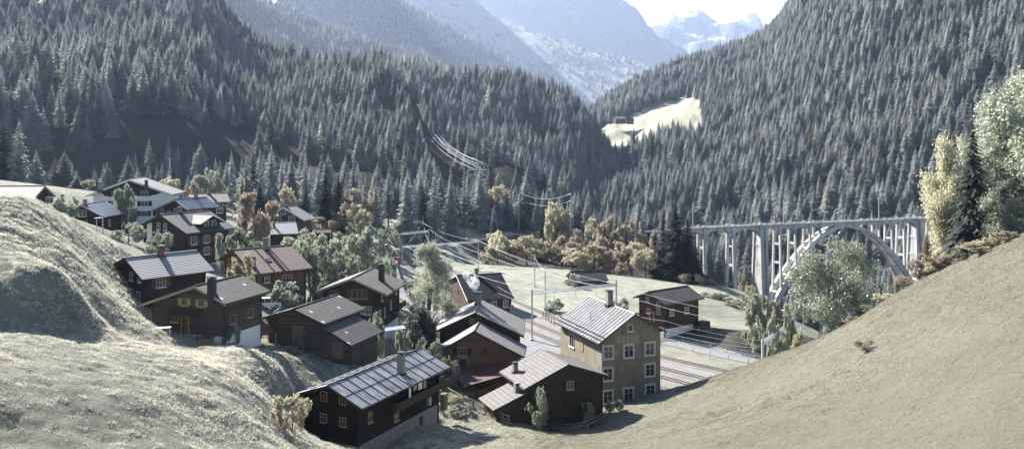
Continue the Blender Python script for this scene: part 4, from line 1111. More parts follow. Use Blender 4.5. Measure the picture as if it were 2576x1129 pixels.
    def hit(s, face, u, v):
        o = Vector((0,0,CZ)); dr = Vector(((u-UC)/F,1,-(v-VH)/F)); Mi = s.M.inverted(); o2 = Mi@o; d2 = Mi.to_3x3()@dr
        if face == 'g': t = (s.y0-o2.y)/d2.y
        elif face == 'r': t = (s.xr-o2.x)/d2.x
        elif face == 'l': t = (s.xl-o2.x)/d2.x
        p = o2+d2*t; return p
    def frame_M(s, face, p):
        """matrix whose x runs along the wall, y points out of it, z up, at p"""
        if face == 'g': R = ((1,0,0),(0,-1,0))
        if face == 'g': ax, ay = Vector((-1,0,0)), Vector((0,-1,0))
        elif face == 'r': ax, ay = Vector((0,-1,0)), Vector((1,0,0))
        else: ax, ay = Vector((0,1,0)), Vector((-1,0,0))
        m = Matrix(((ax.x,ay.x,0,p.x),(ax.y,ay.y,0,p.y),(0,0,1,p.z),(0,0,0,1)))
        return s.M@m
    def window(s, face, u, v, w=1.0, h=1.1, frame='white', shut=None, reveal=False, bars=(1,1), sill=True, box=None):
        p = s.hit(face, u, v); M = s.frame_M(face, p)
        m = MB(); m.box(-w/2,w/2,-.02,.02,-h/2,h/2)
        wn = s.add('window', m, MT['glass'], s.root, M)
        m = MB(); f = .09; d0, d1 = -.03, .07
        if reveal:
            f2 = .26
            for a in ((-w/2-f2,-w/2-.0,-h/2-f2,h/2+f2),(w/2,w/2+f2,-h/2-f2,h/2+f2),(-w/2,w/2,h/2,h/2+f2),(-w/2,w/2,-h/2-f2,-h/2)):
                m.box(a[0],a[1],-.03,.03,a[2],a[3])
            m.build('surround', MT['surround'], wn, M); m = MB()
        for a in ((-w/2-f*.4,-w/2+f*.6,-h/2-f*.4,h/2+f*.4),(w/2-f*.6,w/2+f*.4,-h/2-f*.4,h/2+f*.4),(-w/2+f*.6,w/2-f*.6,h/2-f*.6,h/2+f*.4),(-w/2+f*.6,w/2-f*.6,-h/2-f*.4,-h/2+f*.6)):
            m.box(a[0],a[1],d0,d1,a[2],a[3])
        for i in range(bars[0]):
            x = -w/2+w*(i+1)/(bars[0]+1); m.box(x-.03,x+.03,d0,d1-.012,-h/2+f*.6,h/2-f*.6)
        for i in range(bars[1]):
            z = -h/2+h*(i+1)/(bars[1]+1)+(.12*h if bars[1]==1 else 0); m.box(-w/2+f*.6,w/2-f*.6,d0,d1-.025,z-.02,z+.02)
        m.build('frame', MT[frame], wn, M)
        if sill:
            m = MB(); m.box(-w/2-.12,w/2+.12,-.02,.16,-h/2-.16,-h/2-.045); m.build('sill', MT[frame if frame != 'ochreframe' else 'trim'], wn, M)
        if shut:
            sw = w*.5
            for sg in (-1,1):
                m = MB(); x0 = sg*(w/2+.06); x1 = sg*(w/2+.06+sw)
                m.box(min(x0,x1),max(x0,x1),.005,.05,-h/2,h/2); 
                for z in (-h*.3,h*.3): m.box(min(x0,x1)+.03,max(x0,x1)-.03,.05,.07,z-.05,z+.05)
                m.build('shutter', MT[shut], wn, M)
        if box:
            m = MB(); m.box(-w/2,w/2,.17,.4,-h/2-.2,-h/2+.02); m.build('flower_box', MT['boarddark'], wn, M)
        return wn
    def door(s, face, u, v, w=1.0, h=2.0, mat='shutter', big=False):
        p = s.hit(face, u, v); M = s.frame_M(face, p)
        m = MB(); m.box(-w/2,w/2,.0,.06,-h/2,h/2)
        if big:
            for z in (-h*.3,h*.3): m.box(-w/2+.02,w/2-.02,.06,.1,z-.07,z+.07)
        d = s.add('door', m, MT[mat], s.root, M)
        m = MB()
        for a in ((-w/2-.12,-w/2-.003,-h/2,h/2+.12),(w/2+.003,w/2+.12,-h/2,h/2+.12),(-w/2-.003,w/2+.003,h/2+.003,h/2+.12)): m.box(a[0],a[1],0,.09,a[2],a[3])
        m.build('frame', MT['trim' if not big else 'boarddark'], d, M)
        m = MB(); m.box(w*.35-.05,w*.35+.05,.061,.13,-.06,.02); m.build('handle', MT['darkmetal'], d, M)
    def log_ends(s, mat, dz=.27, ln=.28):
        """crossing log ends at the four corners, one part"""
        m = MB(); n = int((min(s.rz(s.xr),s.rz(s.xl))+1.0)/dz)
        for (x, y, sx, sy) in ((s.xr,s.y0,1,-1),(s.xl,s.y0,-1,-1),(s.xr,s.y1,1,1)):
            top = s.rz(x)-.35
            for i in range(-6, n):
                z = i*dz
                if z > top: break
                ox = random.uniform(.8,1.2)*ln; oy = random.uniform(.8,1.2)*ln
                m.box(min(x-.12*sx,x-.005*sx),max(x-.12*sx,x-.005*sx),min(y,y+sy*oy),max(y,y+sy*oy),z,z+dz*.78)
                z += dz*.5
                m.box(min(x,x+sx*ox),max(x,x+sx*ox),min(y-.0*sy,y-sy*.16),max(y-.0*sy,y-sy*.16)-.0,z,z+dz*.78)
        ov = s.wall.data; rm = MB(); rm.v = [tuple(v.co) for v in ov.vertices]; rm.f = [tuple(p.vertices) for p in ov.polygons]; rm.m = [0]*len(rm.f); rm.join(m)
        nm = rm.mesh('wall'); nm.materials.append(MT[mat]); s.wall.data = nm
    def corner_posts(s, mat='logdark2', w=.25):
        m = MB()
        for x, y in ((s.xr,s.y0),(s.xl,s.y0),(s.xr,s.y1)):
            m.box(x-w/2,x+w/2,y-w/2,y+w/2,-2.5,s.rz(x)-.3)
        m.split('corner_board', MT[mat], s.root, s.M)
def smoke_spot(p): return p
# --- 1 black chalet in the foreground
h = House('chalet','black timber chalet with a ribbed sheet metal roof, laundry on its balcony, nearest the camera',(824,969),97,(910,1027),R2=(1056.4,874.6),El=(734,992.5),base=6.6)
h.shell('logdark','r_metal',og=1.1,os=1.25,osl=.9,th=.14,seams=(1.65,(.5,)),plinth='stonewall',plinth_h=.35,edge='darkmetal'); h.corner_posts('logdark')
h.chimney(1009,938,.72,2.3,'stonewall',cols=True)
for u,v,fr in ((815,996,'ochreframe'),(862,1005,'ochreframe'),(814,1051,'shutterpale'),(862.5,1061,'shutterpale')): h.window('g',u,v,.85,1.05,fr,bars=(1,1),sill=False)
h.window('r',931,1048,.7,1.1,'ochreframe',bars=(0,1)); h.window('r',1077,1003,.8,1.0,'ochreframe',bars=(0,1))
h.window('r',997,1046,.9,1.0,'ochreframe')
h.door('r',1058,1062,1.0,1.7,'boarddark')
m = MB(); x0 = h.xr; y0, y1 = h.y0+h.L*.3, h.L+.15; zb = h.hR-h.hr-2.35                      # balcony
m.box(x0+.003,x0+1.25,y0,y1,zb,zb+.14); bal = h.add('balcony', m, MT['boarddark'])
m = MB(); m.box(x0+1.2,x0+1.28,y0,y1,zb+.14,zb+.95)
for y in (y0,(y0+y1)/2,y1-.1): m.box(x0+1.06,x0+1.18,y,y+.12,zb+.14,h.hR-h.hr-.2)
m.box(x0+.003,x0+1.2,y0-.06,y0-.003,zb+.14,zb+.95); m.split('railing', MT['boarddark'], bal, h.M)
m = MB()
for y in np.linspace(y0+.3,y1-.3,6): m.beam((x0,y,zb-.9),(x0+1.1,y,zb-.05),.12,.12)
m.split('bracket', MT['boarddark'], bal, h.M)
H1 = h; LB = (x0, y0, y1, zb)
m = MB(); m.box(x0+.1,x0+.7,h.L-.6,h.L+.3,-.6,1.4); m.box(x0+.05,x0+.75,h.L-.65,h.L+.35,1.4,1.47); h.add('wood_store', m, MT['board'])
m = MB(); m.box(h.xr+.1,h.xr+.45,h.L*.80,h.L*.80+.55,.9,1.9); h.add('meter_box', m, MT['steel'])
# --- 2 log barn with lean-to
h = House('log_barn','grey log barn with two tiled roof levels between the log house and the black chalet',(737,776),118,(813.5,814.7),R2=(848.7,740),El=(660,798),base=11.5)
h.shell('loggrey','t_brown',og=.75,os=.7,th=.16,edge='boarddark',down=5); h.log_ends('loggrey')
h.door('g',749,842,1.9,2.6,'board',True)
# lower lean-to on the right
lx0, lx1 = h.xr+.003, h.xr+4.3; y0, y1 = h.y0-.15, h.L*.72
def roofz(x): return h.hR-.95-.5*(x-0)*1.0
k = .5; zt = h.hR-h.kr*h.xr-.28
m = MB(); m.v = [(lx0,y0,-6),(lx1,y0,-6),(lx1,y0,zt-k*(lx1-lx0)-.15),(lx0,y0,zt-.15),(lx0,y1,-6),(lx1,y1,-6),(lx1,y1,zt-k*(lx1-lx0)-.15),(lx0,y1,zt-.15)]
m.f = [(0,1,2,3),(7,6,5,4),(1,5,6,2),(3,2,6,7),(0,3,7,4)]; m.m = [0]*5
LW = m
m = MB(); a0, a1 = lx0+.0, lx1+.7; m.hexa([(a0,y0-.8,zt-.15),(a1,y0-.8,zt-.15-k*(a1-a0)),(a1,y1+.5,zt-.15-k*(a1-a0)),(a0,y1+.5,zt-.15)],[(a0,y0-.8,zt),(a1,y0-.8,zt-k*(a1-a0)),(a1,y1+.5,zt-k*(a1-a0)),(a0,y1+.5,zt)])
h.add('lean_to_roof', m, MT['t_brown'])
m = MB()
for i in range(14):
    z = zt-k*(lx1-lx0)-.5-i*.27; m.box(lx1-.15,lx1-.003,y0-.3,y0,z,z+.2); m.box(lx1,lx1+.3,y0+.003,y0+.2,z+.13,z+.33)
LT = m
hx = House.hit(h,'g',851,880); m = MB(); m.box(hx.x-.85,hx.x+.85,y0-.07,y0-.003,hx.z-1.1,hx.z+1.1)
for q in (-.6,.6): m.box(hx.x-.83,hx.x+.83,y0-.12,y0-.07,hx.z+q-.08,hx.z+q+.08)
h.add('hatch', m, MT['board']); LW.join(LT); h.add('lean_to_wall', LW, MT['loggrey'])
# --- 3 log house
h = House('log_house','dark log house with pale shutters, a small porch roof and a round black flue',(488,719),108,(568,763),R2=(605.5,691),El=(350,766.4),base=16.3)
h.shell('loggrey','t_brown',og=.9,os=.9,osl=1.3,th=.18,edge='trim',plinth='plaster',plinth_h=.35); h.log_ends('loggrey',.27,.22)
h.window('g',464,758.5,.85,.85,'shutterpale','shutterpale'); h.window('g',507,762,.85,.85,'shutterpale','shutterpale')
h.window('g',437,799,1.3,1.0,'trim',bars=(2,1)); h.door('g',466,818,.95,1.95,'shutter')
h.window('r',585,802,.9,1.1,'ochreframe','shutter'); h.window('r',629,786,.9,1.1,'ochreframe','shutter')
p = h.hit('g',475,786); m = MB(); m.hexa([(p.x-2.4,h.y0-1.3,p.z-.25),(p.x+2.4,h.y0-1.3,p.z-.25),(p.x+2.2,h.y0-.005,p.z+.35),(p.x-2.2,h.y0-.005,p.z+.35)],[(p.x-2.4,h.y0-1.3,p.z-.15),(p.x+2.4,h.y0-1.3,p.z-.15),(p.x+2.2,h.y0-.005,p.z+.45),(p.x-2.2,h.y0-.005,p.z+.45)])
for q in (-2.1,0,2.1): m.box(p.x+q-.06,p.x+q+.06,h.y0-1.2,h.y0-1.08,-1,p.z-.25)
h.add('porch_roof', m, MT['boarddark'])
o = Vector((0,0,CZ)); cpos = h.chimney(533,741,.8,2.0,'darkmetal')
# --- 4 long house with pale pantiles
h = House('chalet','brown timber house under a bright pale pantile roof with one brick chimney',(312,648),120,(357,702.3),R2=(494.4,629.4),El=(268,673.4),base=16.8)
h.shell('logbrown','t_white',og=1.0,os=1.1,osl=.9,th=.2,edge='boarddark'); h.corner_posts('logdark2',.3)
h.window('r',405,711,1.35,1.2,'white','shutter',bars=(2,1)); h.window('r',420,752,1.1,.9,'white')
h.window('g',331,694,.95,1.1,'white','shutterdark'); h.window('g',352,700,.8,1.0,'white'); h.window('g',349,745,1.1,1.2,'white','shutterdark')
h.chimney(404,642,.75,1.1,'brick')
# --- 5 large brown chalet with dormer
h = House('chalet','large three-storey brown chalet with a gabled dormer and many white windows',(402,540),172,(469,587),R2=(527,534.7),theta=-27,El=(343,570),base=15.5)
h.shell('logbrown','t_grey',og=1.0,os=1.2,th=.25,edge='boarddark',plinth='plaster',plinth_h=1.2); h.corner_posts('logdark2',.35)
for u,v in ((487.5,605),(520,601),(548,597),(520,630),(548,626)): h.window('r',u,v,1.25,1.5,'white','shutter',bars=(1,1))
for u,v in ((399,569),(416,571)): h.window('g',u,v,.9,1.4,'white','shutterdark')
h.window('g',432,600,.6,.8,'white')
p = h.hit('g',378,580); m = MB(); m.box(p.x-.9,p.x+.5,h.y0-.06,h.y0-.004,p.z-2.2,p.z+1.6); h.add('panel', m, MT['plaster'])
dy = h.L*.58; dz = h.hR-h.kr*h.xr+1.9; m = MB()            # dormer: gable facing right
xr = h.xr-.3; m.v = [(xr,dy-2.6,dz-2.2),(xr,dy+2.6,dz-2.2),(xr,dy+2.6,dz-.9),(xr,dy,dz+.3),(xr,dy-2.6,dz-.9),(0,dy-2.6,dz-2.2),(0,dy+2.6,dz-2.2),(0,dy+2.6,dz-.9),(0,dy,dz+.3),(0,dy-2.6,dz-.9)]
m.f = [(0,1,2,3,4),(1,6,7,2),(5,0,4,9),(2,7,8,3),(3,8,9,4)]; m.m = [0]*5; dm = h.add('dormer', m, MT['logbrown'])
m = MB()
for sg in (-1,1):
    q = [(xr+.8,dy,dz+.42),(0.0,dy,dz+.42),(0.0,dy+sg*3.2,dz-1.05),(xr+.8,dy+sg*3.2,dz-1.05)]
    if sg > 0: q = q[::-1]
    m.hexa([(a,b,c_-.15) for a,b,c_ in q],q)
m.build('dormer_roof', MT['t_grey'], dm, h.M)
for q in (-1,1):
    M = h.frame_M('r', Vector((xr,dy+q,dz-1.2))); m = MB(); m.box(-.5,.5,0,.05,-.5,.5); m.build('dormer_window', MT['glass'], dm, M)
    m = MB(); m.box(-.6,-.5,0,.08,-.5,.5); m.box(.5,.6,0,.08,-.5,.5); m.box(-.03,.03,.05,.08,-.5,.5); m.box(-.6,.6,0,.08,.5,.6); m.build('dormer_frame', MT['white'], dm, M)
h.chimney(452,533.5,.8,1.0,'render_grey')
# --- 6 small dark chalet
h = House('chalet','small nearly black chalet with a silvery roof behind the left meadow crest',(204,515),182,(262,545.6),R2=(265,505.8),El=(162.6,536),base=20)
h.shell('logdark2','r_blue',og=.8,os=.9,th=.2,edge='trim',seams=(1.4,())); h.window('g',208,536,1.5,1.4,'white'); h.window('g',213,560,1.1,.9,'white'); h.window('r',275,560,1.0,1.2,'white')
h.chimney(214,512,.6,1.0,'stonewall')
# --- 7 white chalet
h = House('chalet','wide white plastered chalet with dark boarded gable and pale roof edge, back of the village',(324.7,451),205,(435,489),theta=8,Lr=13,El=(216,492),base=21.5)
h.shell('plaster','r_pale',og=1.4,os=1.2,th=.3,edge='white')
xs = (h.xl, h.xr); zc = h.hR-h.kr*h.xr
m = MB(); a = h.hit('g',250,487); b = h.hit('g',415,484)
m.poly([(a.x+1.2,h.y0-.02,a.z-.6),(b.x-2.2,h.y0-.02,b.z-.6),(b.x-.4,h.y0-.02,h.rz(b.x-.4)-.35),(0,h.y0-.02,h.hR-.36),(a.x+.3,h.y0-.02,h.rz(a.x+.3)-.35)])
m.poly([(a.x+1.2,h.y0-.01,a.z-.6),(b.x-2.2,h.y0-.01,b.z-.6),(b.x-.4,h.y0-.01,h.rz(b.x-.4)-.35),(0,h.y0-.01,h.hR-.36),(a.x+.3,h.y0-.01,h.rz(a.x+.3)-.35)])
h.add('gable_boarding', m, MT['logbrown'])
for u,v,w in ((291,488.5,1.6),(363,487,1.6),(363.5,512,1.6),(290,512,1.6),(363,537,1.4),(401,537,1.4)): h.window('g',u,v,w,1.2,'white','shutterdark')
h.chimney(252,478,.8,1.6,'stonewall',side=-1); h.chimney(331,455,.7,.8,'darkmetal'); h.chimney(368,466,.6,1.0,'darkmetal')
m = MB(); q = h.M.inverted()@P(342,440,212); m.tube([(q.x,5,h.hR-1.2),(q.x,5,h.hR+2.2)],.03); 
for zz in (1.3,1.7,2.1): m.tube([(q.x-.7,5,h.hR+zz-.1),(q.x+.7,5,h.hR+zz-.1)],.02,4)
h.add('antenna', m, MT['darkmetal'])
# --- 8 bluish roof
h = House('chalet','brown chalet with a bluish sheet metal roof in front of the white chalet',(438,501),192,(471.4,526.7),R2=(519.6,495.3),theta=-27,El=(380.5,528.8),base=18)
h.shell('logbrown','r_blue',og=1.0,os=1.0,th=.22,edge='trim',seams=(.8,())); h.chimney(493,497,.6,1.3,'stonewall')
for u,v in ((443,533),(480,530),(498,530)): h.window('r' if u > 465 else 'g',u,v,1.3,1.3,'white')
h.window('g',408,531,1.2,1.0,'white'); h.window('g',425,536,1.2,.9,'white')
# --- 9 far grey roof
h = House('chalet','far brown chalet with a plain grey roof above the bluish metal roof',(477.7,487.8),228,(500,509),R2=(570,481.5),theta=-62,dims=(5.2,2,5.2,2),base=18.5)
h.shell('logbrown','t_grey',og=.8,os=1.0,th=.22,edge='trim'); h.window('r',553,516,1.3,1.2,'white','shutterdark'); h.window('r',568,511,1.1,1.2,'white'); h.window('r',553,530,1.6,1.0,'white')
h.chimney(520,483,.6,1.0,'stonewall')
# --- 10 far left roof
h = House('chalet','low brown house with a mossy hipped-looking roof at the far left behind the hill crest',(-40,468),168,(40,499),R2=(113,463.5),theta=-84,dims=(5,2.2,5,2.2),base=27.5)
h.shell('logdark2','t_grey',og=1.0,os=1.1,ob=1.0,th=.2,edge='trim'); h.window('r',125,503,1.3,1.1,'white',)
# --- 11 red tiled
h = House('chalet','chalet with a large red-brown tiled roof and skylight in the middle of the village',(585,628),150,(637.7,689.7),R2=(732,615.6),El=(547.6,653),base=11.5)
h.shell('logwarm','t_red',og=1.0,os=1.0,th=.2,edge='boarddark'); h.corner_posts('logbrown',.25)
h.window('r',722.5,700,1.7,1.2,'white','shutter',bars=(2,1)); h.window('r',672,703,1.0,.9,'white','shutterdark')
h.chimney(668,627,.75,1.7,'render_grey'); h.chimney(638,672,.55,1.5,'render_grey')
p = h.hit('r',675,660); 
def roof_pt(h, u, v, sg=1):
    o = Vector((0,0,CZ)); dr = Vector(((u-UC)/F,1,-(v-VH)/F)); Mi = h.M.inverted(); o2 = Mi@o; d2 = Mi.to_3x3()@dr; k = h.kr if sg > 0 else h.kl
    t = (h.hR-k*sg*o2.x-o2.z)/(d2.z+k*sg*d2.x); return o2+d2*t
p = roof_pt(h,674,655); m = MB(); kk = h.kr
m.hexa([(p.x-.5,p.y-.5,p.z+.5*kk),(p.x+.5,p.y-.5,p.z-.5*kk),(p.x+.5,p.y+.5,p.z-.5*kk),(p.x-.5,p.y+.5,p.z+.5*kk)],[(p.x-.5,p.y-.5,p.z+.5*kk+.1),(p.x+.5,p.y-.5,p.z-.5*kk+.1),(p.x+.5,p.y+.5,p.z-.5*kk+.1),(p.x-.5,p.y+.5,p.z+.5*kk+.1)])
m.build('skylight', MT['glass'], h.roof, h.M)
m = MB()
for u in (652,690):
    q = roof_pt(h,u,640); m.beam((.1,q.y,h.hR+.02),(h.wr,q.y,h.hR-h.hr+.02),.3,.12,0,(0,1,0))
m.split('valley_flashing', MT['darkmetal'], h.roof, h.M)
# --- 12 white trimmed
h = House('chalet','small chalet with white window trim and a pale grey roof below the golden round tree',(712,521),236,(767.6,554),R2=(742,514.5),theta=-14,El=(688,537),base=13.5)
h.shell('loggrey','t_pale',og=.9,os=1.0,th=.22,edge='white'); h.window('g',712,532,1.5,1.3,'white'); h.window('g',699,551,1.9,1.5,'white','shutterdark'); h.window('g',734,551,1.8,1.5,'white','shutterdark')
h.chimney(719,520,.7,1.7,'render_grey')
# --- 13 grey roof behind trees
h = House('house','low house with a pale grey roof half hidden by the tall orange tree',(668,560),206,(690,590),R2=(744.5,556),theta=-70,dims=(5.2,2.3,5,2.2),base=13.5)
h.shell('logdark2','r_grey',og=.7,os=.7,th=.2,edge='boarddark'); h.chimney(689,571,.5,1.8,'darkmetal')
# --- 14 small shed
h = House('shed','small shed with a burgundy roof in the meadow beside the round russet tree',(792,577),240,(796,588),R2=(832,575),theta=-75,dims=(2,.8,2,.8),base=13.2)
h.shell('logdark2','redroof',og=.3,os=.5,th=.14,edge='boarddark'); h.door('r',815,594,1.2,1.6,'boarddark')
# --- 15 mossy roof chalet
h = House('chalet','reddish brown chalet with a mossy tiled roof and tall black chimney in the village centre',(884.9,699.3),142,(975,741),R2=(938.5,673),El=(794.8,731.6),base=8.6)
h.shell('logbrown','t_moss',og=1.1,os=1.1,osl=1.3,th=.2,edge='trim',plinth='plaster',plinth_h=1.9); h.corner_posts('logdark2',.3)
for u in (879,892,905,918): h.window('g',u,739,.75,1.5,'ochreframe',bars=(0,1))
h.window('g',927,781,1.0,1.3,'white'); h.window('g',913,779,.8,1.2,'white'); h.window('g',841,740,1.6,1.3,'ochreframe')
for u,v in ((983,766),(961,745),(996,728),(966,786),(955,790)): h.window('r',u,v,.85,1.4,'white','shutter')
h.chimney(960,706,.85,2.6,'darkmetal')
m = MB(); p = h.hit('r',985,775); m.box(h.xr+.005,h.xr+1.2,h.L*.5,h.L-.4,p.z-.4,p.z-.25); m.box(h.xr+1.12,h.xr+1.2,h.L*.5,h.L-.4,p.z-.25,p.z+.6); h.add('balcony', m, MT['boarddark'])
# --- 16 dark roof
h = House('house','red-walled house under a large smooth black roof beside the railway tracks',(1147.9,691.8),214,(1176,756),R2=(1261,684.7),theta=-72,El=(1120,705),base=.3)
h.shell('logred','r_dark',og=.5,os=.8,th=.2,edge='white'); 
for u,v in ((1243,762),(1272,763)): h.window('r',u,v,1.2,1.8,'white')
h.window('r',1287,775,.9,1.5,'white'); h.window('g',1153,735,1.0,1.6,'redpaint'); h.chimney(1198,694,.9,1.6,'render_grey')
# --- 17 middle chalet with smoke, and its annex
h = House('chalet','brown chalet with a smoking chimney and a lower gabled annex in front',(1194.4,785.9),139,(1317,844.6),R2=(1208.5,751.7),El=(1091.6,833.4),base=3.6)
h.shell('logbrown','t_pale',og=.9,os=1.0,th=.2,edge='boarddark'); h.corner_posts('logdark2',.3)
h.window('g',1187,806,.7,.8,'trim',bars=(0,0)); h.window('g',1203,806,.7,.8,'trim',bars=(0,0)); h.window('g',1241,838,.5,.6,'trim'); h.window('g',1162,836,.5,.6,'trim')
SMOKE = h.chimney(1202,762,.95,1.7,'stonewall')
H17 = h
h2 = House('tmp','x',(1192.7,831.6),131.5,(1318,896.7),R2=(1203.5,810),El=(1098.7,886),base=3.6); bpy.data.objects.remove(h2.root); del MW['tmp']; RPT.pop()
h2.root = h.root; h2.L = 7.2
kr, kl = h2.hr/h2.wr, h2.hl/h2.wl
h2.shell('logwarm','t_pale',og=.7,os=.7,th=.18,edge='boarddark')
for o in (h2.wall,): o.name = 'annex_wall'
h2.roof.name = 'annex_roof'
h2.window('g',1162.5,884,1.35,1.15,'trim','shutterdark',bars=(2,1)); h2.window('g',1220.5,881,.5,.6,'boarddark'); h2.door('g',1164,912,1.3,1.3,'boarddark')
# --- 18 chalet with diamond shingles
h = House('chalet','brown chalet with a dark-dotted shingle roof in front of the ochre house',(1430,916),117,(1535.9,945.3),R2=(1359.9,877.4),El=(1319.4,977.7),base=2.6)
h.shell('logbrown','t_dots',og=.9,os=.9,osl=1.1,th=.2,edge='boarddark'); h.corner_posts('logdark2',.25)
h.window('g',1434,968,1.0,1.05,'trim','shutterdark'); h.chimney(1296,935,.62,1.1,'render_grey',side=-1)
H18 = h
m = MB(); p = h.hit('g',1453,1008); m.box(p.x-1.9,p.x+1.9,h.y0-.35,h.y0-.01,p.z-.5,p.z+.4); h.add('hay_rack', m, MT['boarddark'])
# small annex to its left
q = h.M.inverted()@P(1280,1010,114.5)
m = MB(); ax0, ax1 = h.xl-4.6, h.xl-.003; ay0, ay1 = h.y0+.3, h.y0+5.2; az = h.hR-h.hl-.15-.55
m.v = [(ax0,ay0,-3),(ax1,ay0,-3),(ax1,ay0,az-.15),(ax0,ay0,az-1.75),(ax0,ay1,-3),(ax1,ay1,-3),(ax1,ay1,az-.15),(ax0,ay1,az-1.75)]
m.f = [(0,1,2,3),(7,6,5,4),(3,2,6,7),(0,3,7,4)]; m.m = [0]*4; h.add('annex_wall', m, MT['logbrown'])
m = MB(); m.hexa([(ax0-.6,ay0-.5,az-1.97),(ax1,ay0-.5,az),(ax1,ay1+.5,az),(ax0-.6,ay1+.5,az-1.97)],[(ax0-.6,ay0-.5,az-1.83),(ax1,ay0-.5,az+.14),(ax1,ay1+.5,az+.14),(ax0-.6,ay1+.5,az-1.83)]); h.add('annex_roof', m, MT['t_dots'])
m = MB(); m.box(h.xl-1.5,h.xl-.7,h.y0+1.3,h.y0+2.1,-1,h.hR-h.hl+.2); h.add('plastered_flue', m, MT['render_grey'])
# --- 19 ochre house
h = House('house','tall ochre plastered house with pale metal roof and white window reveals beside the tracks',(1597.5,789.4),131,(1676.7,833.4),R2=(1479.5,743.6),El=(1506,863.3),base=.6)
h.shell('ochre','r_pale',og=.55,os=.75,osl=.75,th=.14,seams=(1.0,(.72,)),edge='darkmetal',down=6)
for u,v in ((1530,886),(1582,883),(1635,877),(1529,941),(1635,930),(1529,998),(1581,991),(1636,982)): h.window('g',u,v,1.45,1.75,'white',reveal=True,bars=(1,1),sill=True)
h.window('g',1585.5,824.5,.8,.95,'white',bars=(0,0)); h.window('l',1439,856,1.9,2.0,'white',bars=(1,0)); h.door('l',1463,869,1.0,1.6,'ochreframe')
m = MB()
for u in (1557,1568,1580,1592,1603): q = h.hit('g',u,853); m.box(q.x-.3,q.x+.3,h.y0-.012,h.y0-.003,q.z-.6,q.z+.6)
m.split('plaster_patch', m_simple('pale_patch',(.30,.27,.21),.9,.15), h.root, h.M)
q = roof_pt(h,1486,806,-1); m = MB(); m.tube([(q.x,q.y,q.z-.1),(q.x,q.y,q.z+1.3)],.06,6); m.build('vent_pipe', MT['darkmetal'], h.roof, h.M)
m = MB(); kk = h.kl
for i in range(22):
    y = h.L*(i+.5)/22
    for a in (.93,.84): m.box(-h.wl*a-.1,-h.wl*a+.1,y-.12,y+.12,h.hR-h.hl*a-.02,h.hR-h.hl*a+.16)
m.split('snow_guard', MT['darkmetal'], h.roof, h.M)
h.chimney(1533,764,.9,2.1,'stonewall',side=1); H19 = h
# --- 20 right log chalet
h = House('chalet','reddish log chalet with white plinth and dark wooden shingles alone in the far meadow',(1631,733),186,(1673,766),R2=(1729.6,718),El=(1593,747),base=.2)
h.shell('logred','t_shingle',og=1.0,os=1.0,th=.2,edge='boarddark',plinth='plaster',plinth_h=1.5); h.corner_posts('logred',.25)
for u,v in ((1690,785),(1727,780)): h.window('r',u,v,1.4,1.3,'white','shutterdark',bars=(2,1))
for u,v in ((1629,752),(1656,766),(1657,783),(1632,781)): h.window('g',u,v,1.0,1.1,'trim')
h.door('g',1640,797,1.1,1.9,'boarddark')
m = MB(); q = h.hit('r',1752,802); m.box(h.xr+.01,h.xr+2.0,h.L-2.5,h.L+.8,-.5,2.0); h.add('side_shed', m, MT['boarddark'])
# --- 21 old barn
h = House('old_barn','weathered low barn with a sagging shingle roof standing in the far meadow',(1434.5,681.8),250,(1446,707.7),R2=(1518,680.5),theta=-74,El=(1424,693),base=-.1)
h.shell('loggrey','t_shingle',og=.5,os=.6,th=.2,edge='boarddark'); h.log_ends('loggrey',.3,.25); h.door('r',1480,715,1.8,1.6,'boarddark',True)
# --- 22 little shed with steep roof
h = House('shed','little dark shed with a steep plank roof by the left catenary pole',(968,618),272,(984,641),R2=(980,617),theta=-18,El=(962,646),base=2.5)
h.shell('boarddark','t_shingle',og=.2,os=.3,th=.12,edge='boarddark'); h.door('g',972,650,1.0,1.8,'boarddark')
# --- 23 far farm on the clearing
yy = 1350
h = House('farmhouse','tiny farmhouse with a pale roof on the bright far clearing',(1545,293),yy,(1549,299),R2=(1572,293),theta=-78,El=(1540,296),base=P(1560,306,yy).z)
h.shell('logbrown','r_pale',og=.8,os=1,th=.3,edge='boarddark'); h.window('r',1556,301,2,2,'white')
h = House('barn','tiny dark barn right of the farmhouse on the far clearing',(1578,298),yy,(1580,303),R2=(1594,298),theta=-75,El=(1574,301),base=P(1580,307,yy).z)
h.shell('loggrey','t_grey',og=.6,os=.8,th=.3,edge='boarddark'); h.door('r',1586,305,2.4,2.5,'boarddark')
for r in RPT: print(r)
# ================================================================== VIADUCT
A_, B_ = Vector((87,429,0)), Vector((242,494,0)); bd = (B_-A_).normalized(); bn = Vector((-bd.y,bd.x,0))
BM = Matrix(((bd.x,bn.x,0,A_.x),(bd.y,bn.y,0,A_.y),(0,0,1,0),(0,0,0,1)))       # x along, y away, z up
def bs(u): a = (u-UC)/F; return (a*(A_.y-2.3*bn.y)-(A_.x-2.3*bn.x))/(bd.x-a*bd.y)
vd = empty('viaduct', BM, 'pale concrete railway viaduct with one great open arch across the gorge', 'bridge')
SC, AK = 97.5, .0155
piers = [bs(u) for u in (1771,1845)]; big1 = (bs(1913), bs(1926.5)); spl = [bs(u) for u in (1962,2000,2037,2062)]; spr = [2*SC-x for x in spl]
spr = [bs(2184),bs(2211),bs(2243),bs(2273)]; big2 = (bs(2304), bs(2316)); endp = bs(2349)
allp = sorted(piers+list(big1)+spl+spr+list(big2)+[endp, endp+16, piers[0]-12])
def under(s):
    """depth of the haunched underside of the deck"""
    import bisect
    if abs(s-SC) < SC-spl[-1]-1 : return -1.3
    i = bisect.bisect(allp, s); 
    if i == 0 or i >= len(allp): return -1.5
    a, b = allp[i-1], allp[i]; t = abs((s-(a+b)/2)/((b-a)/2)); w = b-a
    return -1.35-min(2.6,.22*w)*max(0,t)**2.6
